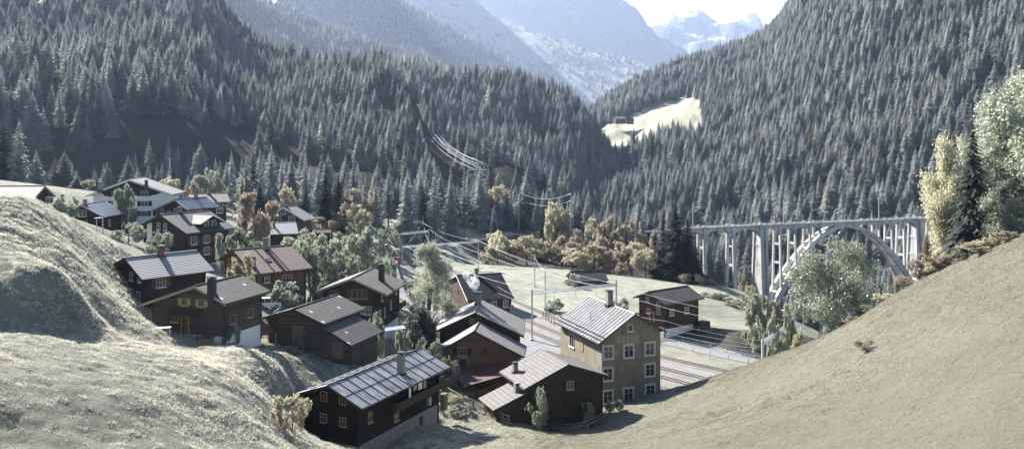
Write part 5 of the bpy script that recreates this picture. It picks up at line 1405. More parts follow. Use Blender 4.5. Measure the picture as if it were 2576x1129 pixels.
m = MB(); ss = np.arange(-5, endp+30, .5); hw = 2.15
for i in range(len(ss)-1):
    s0, s1 = ss[i], ss[i+1]; z0, z1 = under(s0), under(s1); 
    for (ya, yb) in ((-hw,-hw+.5),(hw-.5,hw)):
        m.poly([(s0,ya,z0),(s1,ya,z1),(s1,ya,.35),(s0,ya,.35)]); m.poly([(s1,yb,z1),(s0,yb,z0),(s0,yb,.35),(s1,yb,.35)]); m.poly([(s0,ya,z0),(s0,yb,z0),(s1,yb,z1),(s1,ya,z1)])
m.box(ss[0],ss[-1],-hw+.5,hw-.5,-1.0,.3)
m.box(ss[0],ss[-1],-hw-.25,-hw+.5,.353,.62); m.box(ss[0],ss[-1],hw-.5,hw+.25,.353,.62)
m.build('deck', MT['concrete'], vd, BM)
m = MB()
for sd in (-1,1):
    m.tube([(ss[0],sd*(hw+.1),1.6),(ss[-1],sd*(hw+.1),1.6)], .04, 4); m.tube([(ss[0],sd*(hw+.1),1.15),(ss[-1],sd*(hw+.1),1.15)], .03, 4)
    for s in np.arange(ss[0], ss[-1], 2.4): m.box(s-.04,s+.04,sd*(hw+.1)-.04,sd*(hw+.1)+.04,.62,1.62)
m.build('railing', MT['steel'], vd, BM)
def gb(s, y): p = BM@Vector((s,y,0)); return g1(p.x,p.y)
def leg(s, zt, zb, w0=1.0, w1=1.5, bat=.035, nm='column', cap=True, arch=None):
    for sd in (-1,1):
        m = MB(); zlo = zb if arch is None else arch
        hgt = zt-zlo; y0 = sd*(hw+.12); y1 = sd*(hw+.12+hgt*bat)
        a, b = w0/2, (w0+(w1-w0)*min(1,hgt/40))/2
        m.hexa([(s-b,y1-sd*0-.55,zlo),(s+b,y1-.55,zlo),(s+b,y1+.55,zlo),(s-b,y1+.55,zlo)],[(s-a,y0-.5,zt),(s+a,y0-.5,zt),(s+a,y0+.5,zt),(s-a,y0+.5,zt)])
        if cap: m.box(s-a-.02,s+a+.02,y0-.52,y0+.52,zt,.9); m.box(s-a-.12,s+a+.12,y0-.62,y0+.62,.9,1.25)
        m.build(nm, MT['concrete'], vd, BM)
    m = MB(); k = 0
    for z in np.arange(zt-9, zlo+4, -9.5):
        y = hw+.12+(zt-z)*bat; m.box(s-.35,s+.35,-y+.5,y-.5,z-.55,z+.55); k += 1
    if k: m.split('cross_tie', MT['concrete'], vd, BM)
for s in piers+[endp]: leg(s, -.6, gb(s,0)-2, 1.4, 2.2, .045, 'pier')
for pr in (big1, big2):
    c0, c1 = pr; zb = min(gb(c0,0),gb(c1,0))-4
    for s in pr: leg(s, -.6, zb, 1.1, 1.5, .05, 'pier')
    m = MB(); m.hexa([(c0-.4,-4.2,zb),(c1+.4,-4.2,zb),(c1+.4,4.2,zb),(c0-.4,4.2,zb)],[(c0-.1,-1.6,-1),(c1+.1,-1.6,-1),(c1+.1,1.6,-1),(c0-.1,1.6,-1)]); m.build('pier_body', MT['concrete'], vd, BM)
def az(x): return -1.0-AK*x*x
def ay(x): return 1.55+2.3*(abs(x)/54)**1.6
for sd in (-1,1):
    m = MB(); xs = np.linspace(-56,56,57); pr = None
    for x in xs:
        dp = 1.7+1.5*(abs(x)/52)**1.5; sl = -2*AK*x; l = math.hypot(1,sl); nx_, nz_ = -sl/l, 1/l; w = .75+.25*(abs(x)/52); z = az(x); yc = sd*ay(x)
        q = [(SC+x-nx_*dp*.0,yc-w,z),(SC+x,yc+w,z),(SC+x-nx_*dp,yc+w,z-nz_*dp),(SC+x-nx_*dp,yc-w,z-nz_*dp)]
        if pr:
            for i in range(4): j = (i+1)%4; m.poly([pr[i],pr[j],q[j],q[i]])
        pr = q
    m.build('arch_rib', MT['concrete'], vd, BM)
m = MB()
for x in np.arange(-52,53,6.5):
    z = az(x)-.9; y = ay(x); m.box(SC+x-.5,SC+x+.5,-y+.7,y-.7,z-.5,z+.45)
m.split('arch_strut', MT['concrete'], vd, BM)
for s in spl+spr: leg(s, -.6, 0, .9, 1.1, .03, 'column', True, az(s-SC)-.3)
m = MB(); m.box(SC-20,SC+20,-1.5,1.5,-1.9,-1.05); m.build('crown_slab', MT['concrete'], vd, BM)
for x, s in ((-56,-1),(56,1)):
    m = MB(); z = az(x); m.box(SC+x-5,SC+x+5,-6,6,z-16,z+1.5); m.build('arch_footing', MT['concrete'], vd, BM)
# ================================================================== TRACKS AND ROADS
def resample(line, d):
    line = np.array(line); sg = np.hypot(*np.diff(line,axis=0).T); c = np.r_[0,np.cumsum(sg)]; t = np.arange(0,c[-1],d)
    return np.stack([np.interp(t,c,line[:,0]),np.interp(t,c,line[:,1])],1)
def offs(p):
    t = np.gradient(p, axis=0); t /= np.linalg.norm(t,axis=1)[:,None]; return t, np.stack([-t[:,1],t[:,0]],1)
def ribbon(p, prof, z=0, skirt=True):
    t, n = offs(p); V_ = []; k = len(prof)
    for i in range(len(p)):
        for (o, h) in prof: V_.append((p[i,0]+n[i,0]*o, p[i,1]+n[i,1]*o, z+h))
    m = MB(); m.v = V_
    for i in range(len(p)-1):
        for j in range(k-1): m.f.append((i*k+j, (i+1)*k+j, (i+1)*k+j+1, i*k+j+1)[::-1]); m.m.append(0)
    return m
def track(line, label, lift=0.0, ymax=1e9):
    p = resample(line, 1.2); t, n = offs(p); r = empty('railway_track', Matrix.Translation((p[0,0],p[0,1],0)), label, 'railway track', 'railway tracks of the station')
    ribbon(p, [(-2.3,-.35),(-1.5,.10+lift),(1.5,.10+lift),(2.3,-.35)]).build('ballast', MT['ballast'], r)
    for o in (-.53,.53): ribbon(p, [(o-.045,.12+lift),(o-.045,.30+lift),(o+.045,.30+lift),(o+.045,.12+lift)]).build('rail', MT['rail'], r)
    q = resample(line, .68); q = q[q[:,1] < 300]; m = MB()
    if len(q) < 3: return
    t, n = offs(q)
    for i in range(len(q)):
        a = Vector((q[i,0]-n[i,0]*1.0,q[i,1]-n[i,1]*1.0,.13+lift)); b = Vector((q[i,0]+n[i,0]*1.0,q[i,1]+n[i,1]*1.0,.13+lift)); m.beam(a,b,.24,.1)
    tag(m.build('sleepers', MT['sleeper'], r), kind='stuff')
T1b = np.concatenate([T1, [[242+62*.922,494+62*.387]]])
track(T1[:], 'farthest railway track, curving away from the station to the viaduct')
track([(87,429),(242,494),(262,502.4)], 'railway track laid on the viaduct deck', .25)
track(T2, 'middle railway track between the platform asphalt and the farthest track')
track(T3, 'railway track along the platform asphalt in front of the ochre house'); track(T4, 'short siding track nearest the right meadow slope')
def rd(name, line, w, mat, z=.0):
    p = resample(line, 1.5); tag(ribbon(p, [(-w/2-.15,z-.25),(-w/2,z),(w/2,z),(w/2+.15,z-.25)]).build(name, MT[mat]), kind='structure')
rd('road', ROAD, 3.8, 'asphalt', .06)
p2 = resample(ROAD2, 1.5); zz = gz(p2, False); t, n = offs(p2); m = MB()
for i in range(len(p2)):
    for o in (-1.7,1.7): m.v.append((p2[i,0]+n[i,0]*o,p2[i,1]+n[i,1]*o,max(g1(p2[i,0]+n[i,0]*o,p2[i,1]+n[i,1]*o),zz[i])+.3))
for i in range(len(p2)-1): m.f.append((2*i,2*i+1,2*i+3,2*i+2)); m.m.append(0)
tag(m.build('lane', MT['asphalt']), kind='structure')
m = MB(); m.poly([(x,y,.03) for x,y in YARD]); m.poly([(-12,150,-.2)]*0+[(x,y,-.4) for x,y in YARD[::-1]])
for i in range(len(YARD)):
    a, b = YARD[i], YARD[(i+1)%len(YARD)]; m.poly([(a[0],a[1],-.4),(b[0],b[1],-.4),(b[0],b[1],.03),(a[0],a[1],.03)])
tag(m.build('platform', MT['asphalt']), kind='structure')
# gravel strip between the tracks
m = ribbon(resample(cr([(34,152.5),(27,162.5),(17,177),(9,193),(-.5,216)]),2), [(-1.5,-.02),(1.5,-.02)]); tag(m.build('gravel_path', MT['asphalt']), kind='structure')
# ================================================================== MASTS, GANTRIES, WIRES
def mast(u, vt, Y, z=None, label='', w=.26, arm=0, cat='mast', name='catenary_mast', group='masts of the overhead railway line', lattice=False):
    x = (u-UC)/F*Y; z = g1(x,Y) if z is None else z; zt = CZ-(vt-VH)/F*Y; M = Matrix.Translation((x,Y,z)); r = empty(name, M, label, cat, group)
    m = MB(); h = zt-z; m.box(-w/2,w/2,-w/2,w/2,-.3,h); m.build('pole', MT['steel'], r, M)
    m = MB(); m.box(-w*1.3,w*1.3,-w*1.3,w*1.3,-.6,.25); m.build('base', MT['concrete'], r, M)
    m = MB(); m.box(-w*.9,w*.9,-w*.9,w*.9,h,h+.12); m.build('cap', MT['steel'], r, M)
    if arm:
        m = MB(); m.tube([(0,0,h-1.6),(arm*2.6,0,h-1.3)],.05,5); m.tube([(0,0,h-2.9),(arm*2.4,0,h-1.5)],.05,5); m.tube([(0,0,h-3.1),(arm*2.7,0,h-3.0)],.05,5); m.build('cantilever', MT['steel'], r, M)
        m = MB(); m.tube([(arm*.2,0,h-1.58),(arm*.6,0,h-1.53)],.1,6); m.build('insulator', MT['darkmetal'], r, M)
    return Vector((x,Y,zt))
def gantry(pa, pb, zb, label, da=0, db=0, zta=None, ztb=None):
    """two posts and a lattice crossbeam; pa, pb are (x,y,ground)"""
    a, b = Vector(pa), Vector(pb); M = Matrix.Translation((a+b)/2*1.0); r = empty('catenary_gantry', M, label, 'gantry', 'gantries across the railway tracks'); I = Matrix()
    for p, zt in ((a,zta or zb+1),(b,ztb or zb+1)):
        m = MB(); m.box(p.x-.17,p.x+.17,p.y-.17,p.y+.17,p.z-.4,zt); m.build('post', MT['steel'], r, I)
        m = MB(); m.box(p.x-.4,p.x+.4,p.y-.4,p.y+.4,p.z-.5,p.z+.35); m.build('base', MT['concrete'], r, I)
    m = MB(); a2 = Vector((a.x,a.y,zb)); b2 = Vector((b.x,b.y,zb)); d = (b2-a2); L_ = d.length; d.normalize(); s = Vector((-d.y,d.x,0))*.22
    for o in (s,-s):
        for dz in (0,.5): m.beam(a2+o+Vector((0,0,dz)), b2+o+Vector((0,0,dz)), .09,.09)
    n = int(L_/.75)
    for i in range(n+1):
        c = a2+d*(L_*i/n)
        for o in (s,-s): m.beam(c+o, c+o+Vector((0,0,.5)), .05,.05)
        m.beam(c-s, c+s, .05,.05)
        if i < n:
            c2 = a2+d*(L_*(i+1)/n); m.beam(c+s, c2+s+Vector((0,0,.5)), .045,.045); m.beam(c-s+Vector((0,0,.5)), c2-s, .045,.045)
    m.build('crossbeam', MT['steel'], r, I)
    m = MB()
    for i in range(1,4):
        c = a2+d*(L_*i/4); m.tube([c, c-Vector((0,0,1.5))],.05,5); m.tube([c-Vector((0,0,1.5)), c-Vector((0,0,2.1))+d*.9],.04,5)
    m.split('dropper', MT['steel'], r, I)
def Xz(u, Y): return ((u-UC)/F*Y, Y)
gantry((*Xz(1338.5,181),0),(*Xz(1550,191.6),-.0),9.6,'large lattice gantry between the smoking chalet and the ochre house',zta=10.6,ztb=11)
gantry((*Xz(1012,264),.6),(*Xz(1203.5,279),0),9.6,'lattice gantry left of the black-roofed house across the station throat',zta=10,ztb=10.6)
gantry((*Xz(988.8,304),2),(*Xz(1078.6,318),0),9.2,'thin far gantry behind the small dark shed',zta=10.6,ztb=10.2)
gantry((40.7,142,0),(50.8,158,0),8.0,'white lattice gantry rising behind the crest of the right meadow slope',zta=8.8,ztb=10.1)
gantry((*Xz(2015.6,168),-4),(*Xz(2074,176),-6),1.3,'low dark gantry below the large leafy tree',zta=5.5,ztb=3.6)
MS = [(1030,571,360,1.0,'short mast beside the far gantry',0),(1064,545,353,0,'tall double mast in the middle of the railway curve',0),(1095.7,585,320,0,'mast in front of the railway curve, second from the double mast',1),
 (1140.5,532.5,380,0,'tall slim mast standing above the railway curve',0),(1238.5,526,398,0,'slim mast against the dark spruces at the end of the curve',0),
 (1345,642,250,None,'mast in the far meadow left of the old barn',0),(1371.6,682.6,214,0,'mast beside the fenced garden by the tracks',0),
 (1305,524,402,0,'mast among the grey spruces behind the golden band',1),(1277,528,408,0,'thin mast left of the one among the grey spruces',0),(1442,525,412,0,'mast rising from the golden trees',1)]
TOP = {}
for u,vt,Y,z,lb,arm in MS: TOP[u] = mast(u,vt,Y,z,lb,arm=arm)
for u,vt in ((1753,511),(1983.5,502),(2225,494)):
    s = bs(u)+1; p = BM@Vector((s, 2.6, .5)); zt = CZ-(vt-VH)/F*p.y; M = Matrix.Translation(p)
    lb = {1753:'mast above the left end of the viaduct',1983.5:'mast on the viaduct left of the arch crown',2225:'mast on the viaduct right of the arch crown'}[u]
    r = empty('catenary_mast', M, lb, 'mast', 'masts of the overhead railway line'); h = zt-.5
    m = MB(); m.box(-.16,.16,-.16,.16,0,h); m.build('pole', MT['steel'], r, M)
    m = MB(); 
    for dz in (1.8,3.6): m.tube([(0,0,h-dz),(2.6,-1.2,h-dz+.25)],.06,5); m.tube([(0,0,h-dz-.9),(2.2,-1.0,h-dz+.15)],.05,5)
    m.build('cantilever', MT['steel'], r, M)
def wire(pts, sag, label, rad=.045, name='overhead_wire', cat='wire', group='overhead wires of the railway', mat='wire'):
    m = MB(); P_ = []
    for a, b in zip(pts[:-1], pts[1:]):
        a, b = Vector(a), Vector(b)
        for i in range(12): t = i/12; P_.append(a.lerp(b,t)-Vector((0,0,sag*4*t*(1-t))))
    P_.append(Vector(pts[-1])); m.tube(P_, rad, 4); o = m.build(name, MT[mat]); tag(o, label, cat, group); return o
def over(line, k, zz, lo=0, hi=1):
    p = resample(line, 26); p = p[int(lo*len(p)):int(hi*len(p))+1]; return [(x,y,zz) for x,y in p]
for nm, ln in (('farthest',T1),('middle',T2),('platform side',T3)):
    q = over(ln,0,5.6); wire(q, .05, 'contact wire above the %s railway track' % nm, .018); wire(over(ln,0,7.1), .7, 'sagging carrier wire above the %s railway track' % nm, .018)
g3 = [Vector((*Xz(u,y),10.2)) for u,y in ((1345,181.5),(1420,185),(1500,189),(1545,191.3))]
g1_ = [Vector((*Xz(u,y),10.1)) for u,y in ((1020,264.5),(1080,269),(1140,274),(1203,279))]
for i,(a,b) in enumerate(zip(g1_, g3)): wire([TOP[1064]-Vector((0,0,1+.5*i)), a, b], 1.2, ['outermost left','second','third','outermost right'][i]+' feeder wire from the double mast over both gantries', .026)
wire([TOP[1064], TOP[1140.5], TOP[1238.5], TOP[1277], TOP[1305], TOP[1442]], .8, 'thin feeder wire between the slim masts of the curve', .035)
wire([Vector((*Xz(1203,279),10.4)), Vector((*Xz(1425,246),4.0)), Vector((*Xz(1503,244),3.2))], .8, 'wire running down from the gantry to the old barn', .04)
wire([Vector((*Xz(1345,250),8.6)), TOP[1371.6], Vector((*Xz(1545,191),9.0))], .5, 'wire from the meadow mast to the large gantry', .03)
wire([Vector((*Xz(1551,191),9.8)), Vector((50.8,158,8.6))], 1.0, 'wire passing behind the ochre house to the right gantry', .035)
wire([Vector((*Xz(1551,191),8.2)), Vector((50.8,158,7.2))], 1.2, 'lower wire passing behind the ochre house', .035)
# high voltage line down the valley
def pylon(p, h, lb):
    M = Matrix.Translation(p); r = empty('power_pylon', M, lb, 'pylon'); m = MB(); b = h*.09
    for sx in (-1,1):
        for sy in (-1,1): m.beam((sx*b,sy*b,-1),(sx*.25,sy*.25,h),.3,.3)
    for i in range(6):
        t0, t1 = i/6, (i+1)/6; w0, w1 = b*(1-t0)+.25*t0, b*(1-t1)+.25*t1
        for sy in (-1,1): m.beam((-w0,sy*w0,h*t0),(w1,sy*w1,h*t1),.15,.15); m.beam((w0,sy*w0,h*t0),(-w1,sy*w1,h*t1),.15,.15)
    m.build('tower', MT['steel'], r, M); m = MB()
    for dz, w in ((1,4.5),(4,6),(7,4.5)): m.beam((-w,0,h-dz),(w,0,h-dz),.3,.4)
    m.build('crossarm', MT['steel'], r, M)
    return p
pa = P(1013,176,1270); pb = P(1203,436,480)
pylon(Vector((pa.x,pa.y,pa.z-24)), 30, 'power pylon on the wooded knoll where the bright cables start'); pylon(Vector((pb.x,pb.y,pb.z-22)), 28, 'power pylon hidden among spruces above the railway curve')
pc = P(1109,178,1285); pylon(Vector((pc.x,pc.y,pc.z-14)), 24, 'distant power pylon on the skyline of the knoll')
for i,(dx,dz) in enumerate(((-6,3),(-4,6),(-1,9),(2,6),(5,3),(7,7))):
    wire([pa+Vector((dx*.9,0,dz-1)), pb+Vector((dx*.4,0,dz*.8))], 27, 'bright power cable sagging down from the knoll, number %s from the left' % ['one','two','three','four','five','six'][i], .075, 'power_cable','cable','power cables crossing the wooded valley')
poles = [P(1436,487,395), P(1300,480,420), P(1508,537,415)]
for p, lb in zip(poles, ('pole of the local power line above the golden trees','hidden pole of the local power line among the spruces','short pole of the local power line right of the golden trees')):
    mast(UC+F*p.x/p.y, VH+F*(CZ-p.z)/p.y, p.y, None, lb, .3, name='power_pole', cat='pole', group='poles of the local power line')
for dz in (0,3.2): wire([poles[1]-Vector((0,0,dz)), poles[0]-Vector((0,0,dz)), poles[2]-Vector((0,0,dz))], 3.2, ('upper' if dz == 0 else 'lower')+' wire of the local power line above the golden trees', .09, 'power_cable', 'cable', 'wires of the local power line')
# ================================================================== SMALL THINGS
def lamp(u, vt, Y, z, lb, side=1):
    x = (u-UC)/F*Y; z = g1(x,Y) if z is None else z; zt = CZ-(vt-VH)/F*Y; M = Matrix.Translation((x,Y,z)); r = empty('street_lamp', M, lb, 'lamp'); h = zt-z
    m = MB(); m.tube([(0,0,-.3),(0,0,h*.5),(0,0,h)],[.1,.08,.06],8); m.build('pole', MT['steel'], r, M)
    m = MB(); m.hexa([(-.3,-.25,h-.05),(.9*side if side>0 else .3,-.25,h),(.9*side if side>0 else .3,.25,h),(-.3,.25,h-.05)],[(-.3,-.25,h+.1),(.9,-.25,h+.15),(.9,.25,h+.15),(-.3,.25,h+.1)]); m.build('lamp_head', MT['white'], r, M)
lamp(1963,781,172,-.3,'lamp post with a flat white head at the foot of the far meadow')
lamp(243,549,150,None,'small lamp post on the crest in front of the small dark chalet')
mast(258.5,542,149,None,'thin grey pole on the hill crest beside the small lamp post',.14,name='pole',cat='pole',group=None)
# fence along the road
def fence(pts, lb, h=1.0, gap=3.0, rails=2, mat='fencewood', w=.12, name='fence', slats=False, z=None):
    p = resample(pts, gap); r = empty(name, Matrix.Translation((p[0,0],p[0,1],0)), lb, 'fence'); tops = []; I = Matrix()
    zs = gz(p, False) if z is None else np.full(len(p), z)
    for i in range(len(p)):
        m = MB(); m.box(p[i,0]-w/2,p[i,0]+w/2,p[i,1]-w/2,p[i,1]+w/2,zs[i]-.4,zs[i]+h+.05); m.build('post', MT[mat], r, I)
    for k in range(rails):
        m = MB(); q = h*(1-.45*k)
        for i in range(len(p)-1): m.beam((p[i,0],p[i,1],zs[i]+q),(p[i+1,0],p[i+1,1],zs[i+1]+q),.05,.1 if mat == 'fencewood' else .04)
        m.build('rail', MT[mat], r, I)
    if slats:
        m = MB(); q = resample(pts,.28); zq = np.interp(np.arange(len(q))*.28, np.arange(len(p))*gap, zs)
        for i in range(len(q)): m.box(q[i,0]-.05,q[i,0]+.05,q[i,1]-.02,q[i,1]+.02,zq[i]+.05,zq[i]+h)
        m.build('slats', MT[mat], r, I)
rn = resample(ROAD, 1.0); t, n = offs(rn)
side1 = rn-n*2.5; side2 = rn+n*2.5; k0 = np.argmin(np.abs(rn[:,0]-28))
fence(side1[k0:-4], 'row of grey posts between the road and the tracks', 1.1, 4.2, 1, 'steel', .14)
fence(side2[k0:-4], 'post and wire fence along the foot of the dark bank', 1.1, 3.6, 2, 'steel', .1)
fence([tuple(P(1700,815,192).xy),tuple(P(1790,838,184).xy),tuple(P(1860,850,180).xy)], 'low post fence on the meadow edge right of the reddish chalet', 1.0, 3.2, 2, 'fencewood')
fence([tuple(P(1113,958,126).xy),tuple(P(1165,990,120).xy),tuple(P(1226,1026,117).xy)], 'slatted garden fence descending behind the black chalet', 1.1, 2.2, 2, 'fencewood', .12, slats=True)
fence([tuple(P(1238,1022,116).xy),tuple(P(1282,1046,113).xy)], 'short pale rail fence beside the low annex roof', 1.1, 1.2, 3, 'fencewood')
fence([tuple(P(1400,1052,114).xy),tuple(P(1470,1040,114).xy),tuple(P(1512,1026,117).xy),tuple(P(1545,1018,121).xy)], 'pale rail fence below the diamond shingled chalet', 1.0, 2.2, 2, 'fencewood')
fence([tuple(P(1400,755,214).xy),tuple(P(1362,775,206).xy),tuple(P(1400,800,196).xy),tuple(P(1440,790,198).xy)], 'garden fence beside the railway tracks', 1.3, 2.0, 2, 'boarddark')
fence([tuple(P(688,800,133).xy),tuple(P(722,775,142).xy)], 'white railing beside the parked jeep', 1.1, 1.5, 2, 'steel')
fence([tuple(P(975,860,128).xy),tuple(P(1030,890,125).xy)], 'grey rail fence behind the log barn', 1.1, 1.8, 2, 'fencewood')
fence([tuple(P(1035,578,352).xy),tuple(P(985,583,345).xy),tuple(P(930,575,330).xy)], 'thin pasture fence on the pale field behind the tracks', 1.2, 5, 2, 'fencewood')
gr_p = resample(side2[-22:-3],1); gr = empty('guardrail', Matrix.Translation((gr_p[0,0],gr_p[0,1],0)), 'steel guardrail at the bend of the road above the railway', 'guardrail')
ribbon(gr_p-np.array([.3,.3]), [(0,.45),(.06,.6),(0,.75)]).build('rail', MT['steel'], gr, Matrix())
m = MB()
for i in range(0,len(gr_p),2): m.box(gr_p[i,0]-.36,gr_p[i,0]-.24,gr_p[i,1]-.3,gr_p[i,1]-.18,-.3,.7)
m.split('post', MT['steel'], gr, Matrix())
# jeep
def car(u, v, Y, rot, lb, body='carpaint', z=None, L_=3.7):
    x = (u-UC)/F*Y; z = g1(x,Y) if z is None else z; M = Matrix.Translation((x,Y,z+.02))@Matrix.Rotation(rot,4,'Z'); r = empty('parked_car', M, lb, 'car'); a = L_/2; w = .78
    m = MB(); pr = [(-a,.35),(a,.35),(a,.75),(a-.1,.95),(a-1.05,1.02),(a-1.4,1.05),(-a,1.05)]
    m.v = [(px,-w,pz) for px,pz in pr]+[(px,w,pz) for px,pz in pr]; k = len(pr); m.f = [tuple(range(k)),tuple(range(2*k-1,k-1,-1))]+[(i,i+k,(i+1)%k+k,(i+1)%k) for i in range(k)]; m.m = [0]*len(m.f)
    m.build('body', MT[body], r, M)
    m = MB(); m.hexa([(-a+.03,-w+.02,1.052),(a-1.25,-w+.02,1.052),(a-1.25,w-.02,1.052),(-a+.03,w-.02,1.052)],[(-a+.15,-w+.14,1.62),(a-1.75,-w+.14,1.62),(a-1.75,w-.14,1.62),(-a+.15,w-.14,1.62)]); m.build('cabin_glass', MT['glass'], r, M)
    m = MB(); m.box(-a+.1,a-1.7,-w+.1,w-.1,1.621,1.70); 
    for px in (-a+.1,-a+1.15,a-1.55):
        for sd in (-1,1): m.beam((px,sd*(w-.04),1.05),(px*.97,sd*(w-.13),1.63),.1,.06)
    m.build('roof', MT[body], r, M)
    for px in (-a+.7,a-.75):
        for sd in (-1,1):
            m = MB(); m.tube([(px,sd*(w-.17),.34),(px,sd*(w+.03),.34)],.34,14); wh = m.build('wheel', MT['tyre'], r, M)
            m = MB(); m.tube([(px,sd*(w+.032),.34),(px,sd*(w+.05),.34)],.19,10); m.build('rim', MT['steel'], wh, M)
    for sd in (-1,1): m = MB(); m.box(a+.002,a+.03,sd*.55-.12,sd*.55+.12,.6,.8); m.build('headlight', MT['white'], r, M)
    m = MB(); m.tube([(-a-.2,.1,.85),(-a-.02,.1,.85)],.32,12); m.build('spare_wheel', MT['tyre'], r, M)
car(678,782,139,math.radians(14),'white compact jeep parked beside the shrub behind the log house')
car(1003,700,268,math.radians(60),'red and white car on the lane by the left catenary gantry','redpaint')
# burgundy pavilion
p = P(654,838,118); zg = g1(p.x,p.y); M = Matrix.Translation((p.x,p.y,zg))@Matrix.Rotation(.5,4,'Z'); r = empty('pavilion', M, 'burgundy pyramid garden tent between the log house and the log barn', 'tent')
zt = CZ-(800-VH)/F*p.y-zg; ze = CZ-(838-VH)/F*(p.y-1.5)-zg; m = MB(); w = 1.75
c4 = [(-w,-w,ze),(w,-w,ze),(w,w,ze),(-w,w,ze)]
for i in range(4): m.poly([c4[i],c4[(i+1)%4],(0,0,zt)]); a, b = c4[i], c4[(i+1)%4]; m.poly([(a[0],a[1],ze-.25),(b[0],b[1],ze-.25),b,a])
m.build('canopy', MT['burgundy'], r, M)
for a in c4: m = MB(); m.tube([(a[0]*.97,a[1]*.97,-.5),(a[0]*.97,a[1]*.97,ze)],.04,5); m.build('leg', MT['steel'], r, M)
# white table and bench
p = P(411,822,105); zg = g1(p.x,p.y); M = Matrix.Translation((p.x,p.y,zg))@Matrix.Rotation(.35,4,'Z'); r = empty('garden_table', M, 'white garden table in front of the grey log house', 'table')
m = MB(); m.box(-.85,.85,-.4,.4,.70,.76); m.build('tabletop', MT['white'], r, M)
for sx in (-.7,.7):
    for sy in (-.3,.3): m = MB(); m.box(sx-.04,sx+.04,sy-.04,sy+.04,-.2,.7); m.build('leg', MT['white'], r, M)
# flat canopy by the mossy roofed chalet
p = P(990,824,131); zg = g1(p.x,p.y); M = Matrix.Translation((p.x,p.y,zg))@Matrix.Rotation(.25,4,'Z'); r = empty('carport', M, 'flat sheet metal shelter beside the mossy roofed chalet', 'shelter')
zt = CZ-(824-VH)/F*131-zg; m = MB(); m.hexa([(-1.7,-1.2,zt-.3),(1.7,-1.2,zt),(1.7,1.2,zt),(-1.7,1.2,zt-.3)],[(-1.7,-1.2,zt-.22),(1.7,-1.2,zt+.08),(1.7,1.2,zt+.08),(-1.7,1.2,zt-.22)]); m.build('roof', MT['r_blue'], r, M)
for sx in (-1.5,1.5):
    for sy in (-1,1): m = MB(); m.box(sx-.05,sx+.05,sy-.05,sy+.05,-.3,zt-.12-.15*(1-sx/1.5)*.9); m.build('post', MT['steel'], r, M)
# burgundy terrace roof of the annex
q = [P(1134,923,131.3),P(1258,914,131.3),P(1263,945,126),P(1166,972,124.3)]; m = MB(); dn = Vector((0,0,-.12))
m.hexa([q[3]+dn,q[2]+dn,q[1]+dn,q[0]+dn],[q[3],q[2],q[1],q[0]]); m.build('terrace_roof', MT['redroof'], H17.root, Matrix())
m = MB(); a, b = q[3], q[2]; g_ = Vector((0,0,-.9))
for i in range(44): c = a.lerp(b,i/43)+Vector((0,0,-1.15)); m.beam(c, c+g_, .05,.09)
m.beam(a+Vector((0,0,-1.1)),b+Vector((0,0,-1.1)),.08,.1); m.build('balustrade', MT['board'], H17.root, Matrix())
m = MB()
for i in range(4): c = a.lerp(b,i/3)+Vector((0,0,-.13)); m.beam(c, c+Vector((0,0,-3.5)), .12,.12)
m.split('terrace_post', MT['boarddark'], H17.root, Matrix())
# laundry on the balcony of the black chalet
x0,y0,y1,zb = LB
for i,(dy,w,hh,mt) in enumerate(((.6,.5,1.3,'cloth'),(1.6,.9,.6,'shutterpale'),(2.8,.9,.8,'cloth'),(4.0,.7,.9,'shutterpale'))):
    m = MB(); zt = H1.hR-H1.hr-.25; yy = y0+dy+2.2; n = 5
    for k in range(n): 
        ya, yb = yy+w*k/n, yy+w*(k+1)/n; xa, xb = x0+1.18+.04*math.sin(k*2.1), x0+1.18+.04*math.sin((k+1)*2.1)
        m.hexa([(xa,ya,zt-hh),(xa+.02,ya,zt-hh),(xb+.02,yb,zt-hh),(xb,yb,zt-hh)],[(xa,ya,zt),(xa+.02,ya,zt),(xb+.02,yb,zt),(xb,yb,zt)])
    o = m.build('laundry', MT[mt], None, H1.M); tag(o, ['long white towel at the left end of the balcony line','short pale cloth second on the balcony line','white shirt third on the balcony line','pale cloth at the right end of the balcony line'][i],'laundry','laundry drying on the balcony of the black chalet')
# chimney smoke
sv = []; bpy_m = MB(); c0 = SMOKE+Vector((-.9,0,1.6))
me = bpy.data.meshes.new('smoke'); import bmesh
bm = bmesh.new(); bmesh.ops.create_icosphere(bm, subdivisions=3, radius=1)
for v_ in bm.verts:
    t = (v_.co.z+1)/2; v_.co = Vector((v_.co.x*(.5+1.3*t)-1.1*t*t*1.5+.5, v_.co.y*(.5+.9*t), v_.co.z*1.9))
bm.to_mesh(me); bm.free()
m, nt = mat_new('smoke'); pc = coord(nt); sx = N(nt,'ShaderNodeSeparateXYZ'); L(nt,pc,sx.inputs[0])
d = ramp(nt, noise(nt, pc, 1.1, 5, .65), [(.47,0),(.62,1)])
pv = N(nt,'ShaderNodeVolumePrincipled'); pv.inputs['Color'].default_value = (.95,.97,1,1); L(nt, mth(nt,'MULTIPLY',d,1.3), pv.inputs['Density'])
ov = N(nt,'ShaderNodeOutputMaterial'); L(nt,pv.outputs[0],ov.inputs['Volume'])
tag(link('smoke', me, m, None, Matrix.Translation(c0)), 'white smoke drifting left from the chimney', kind='stuff')

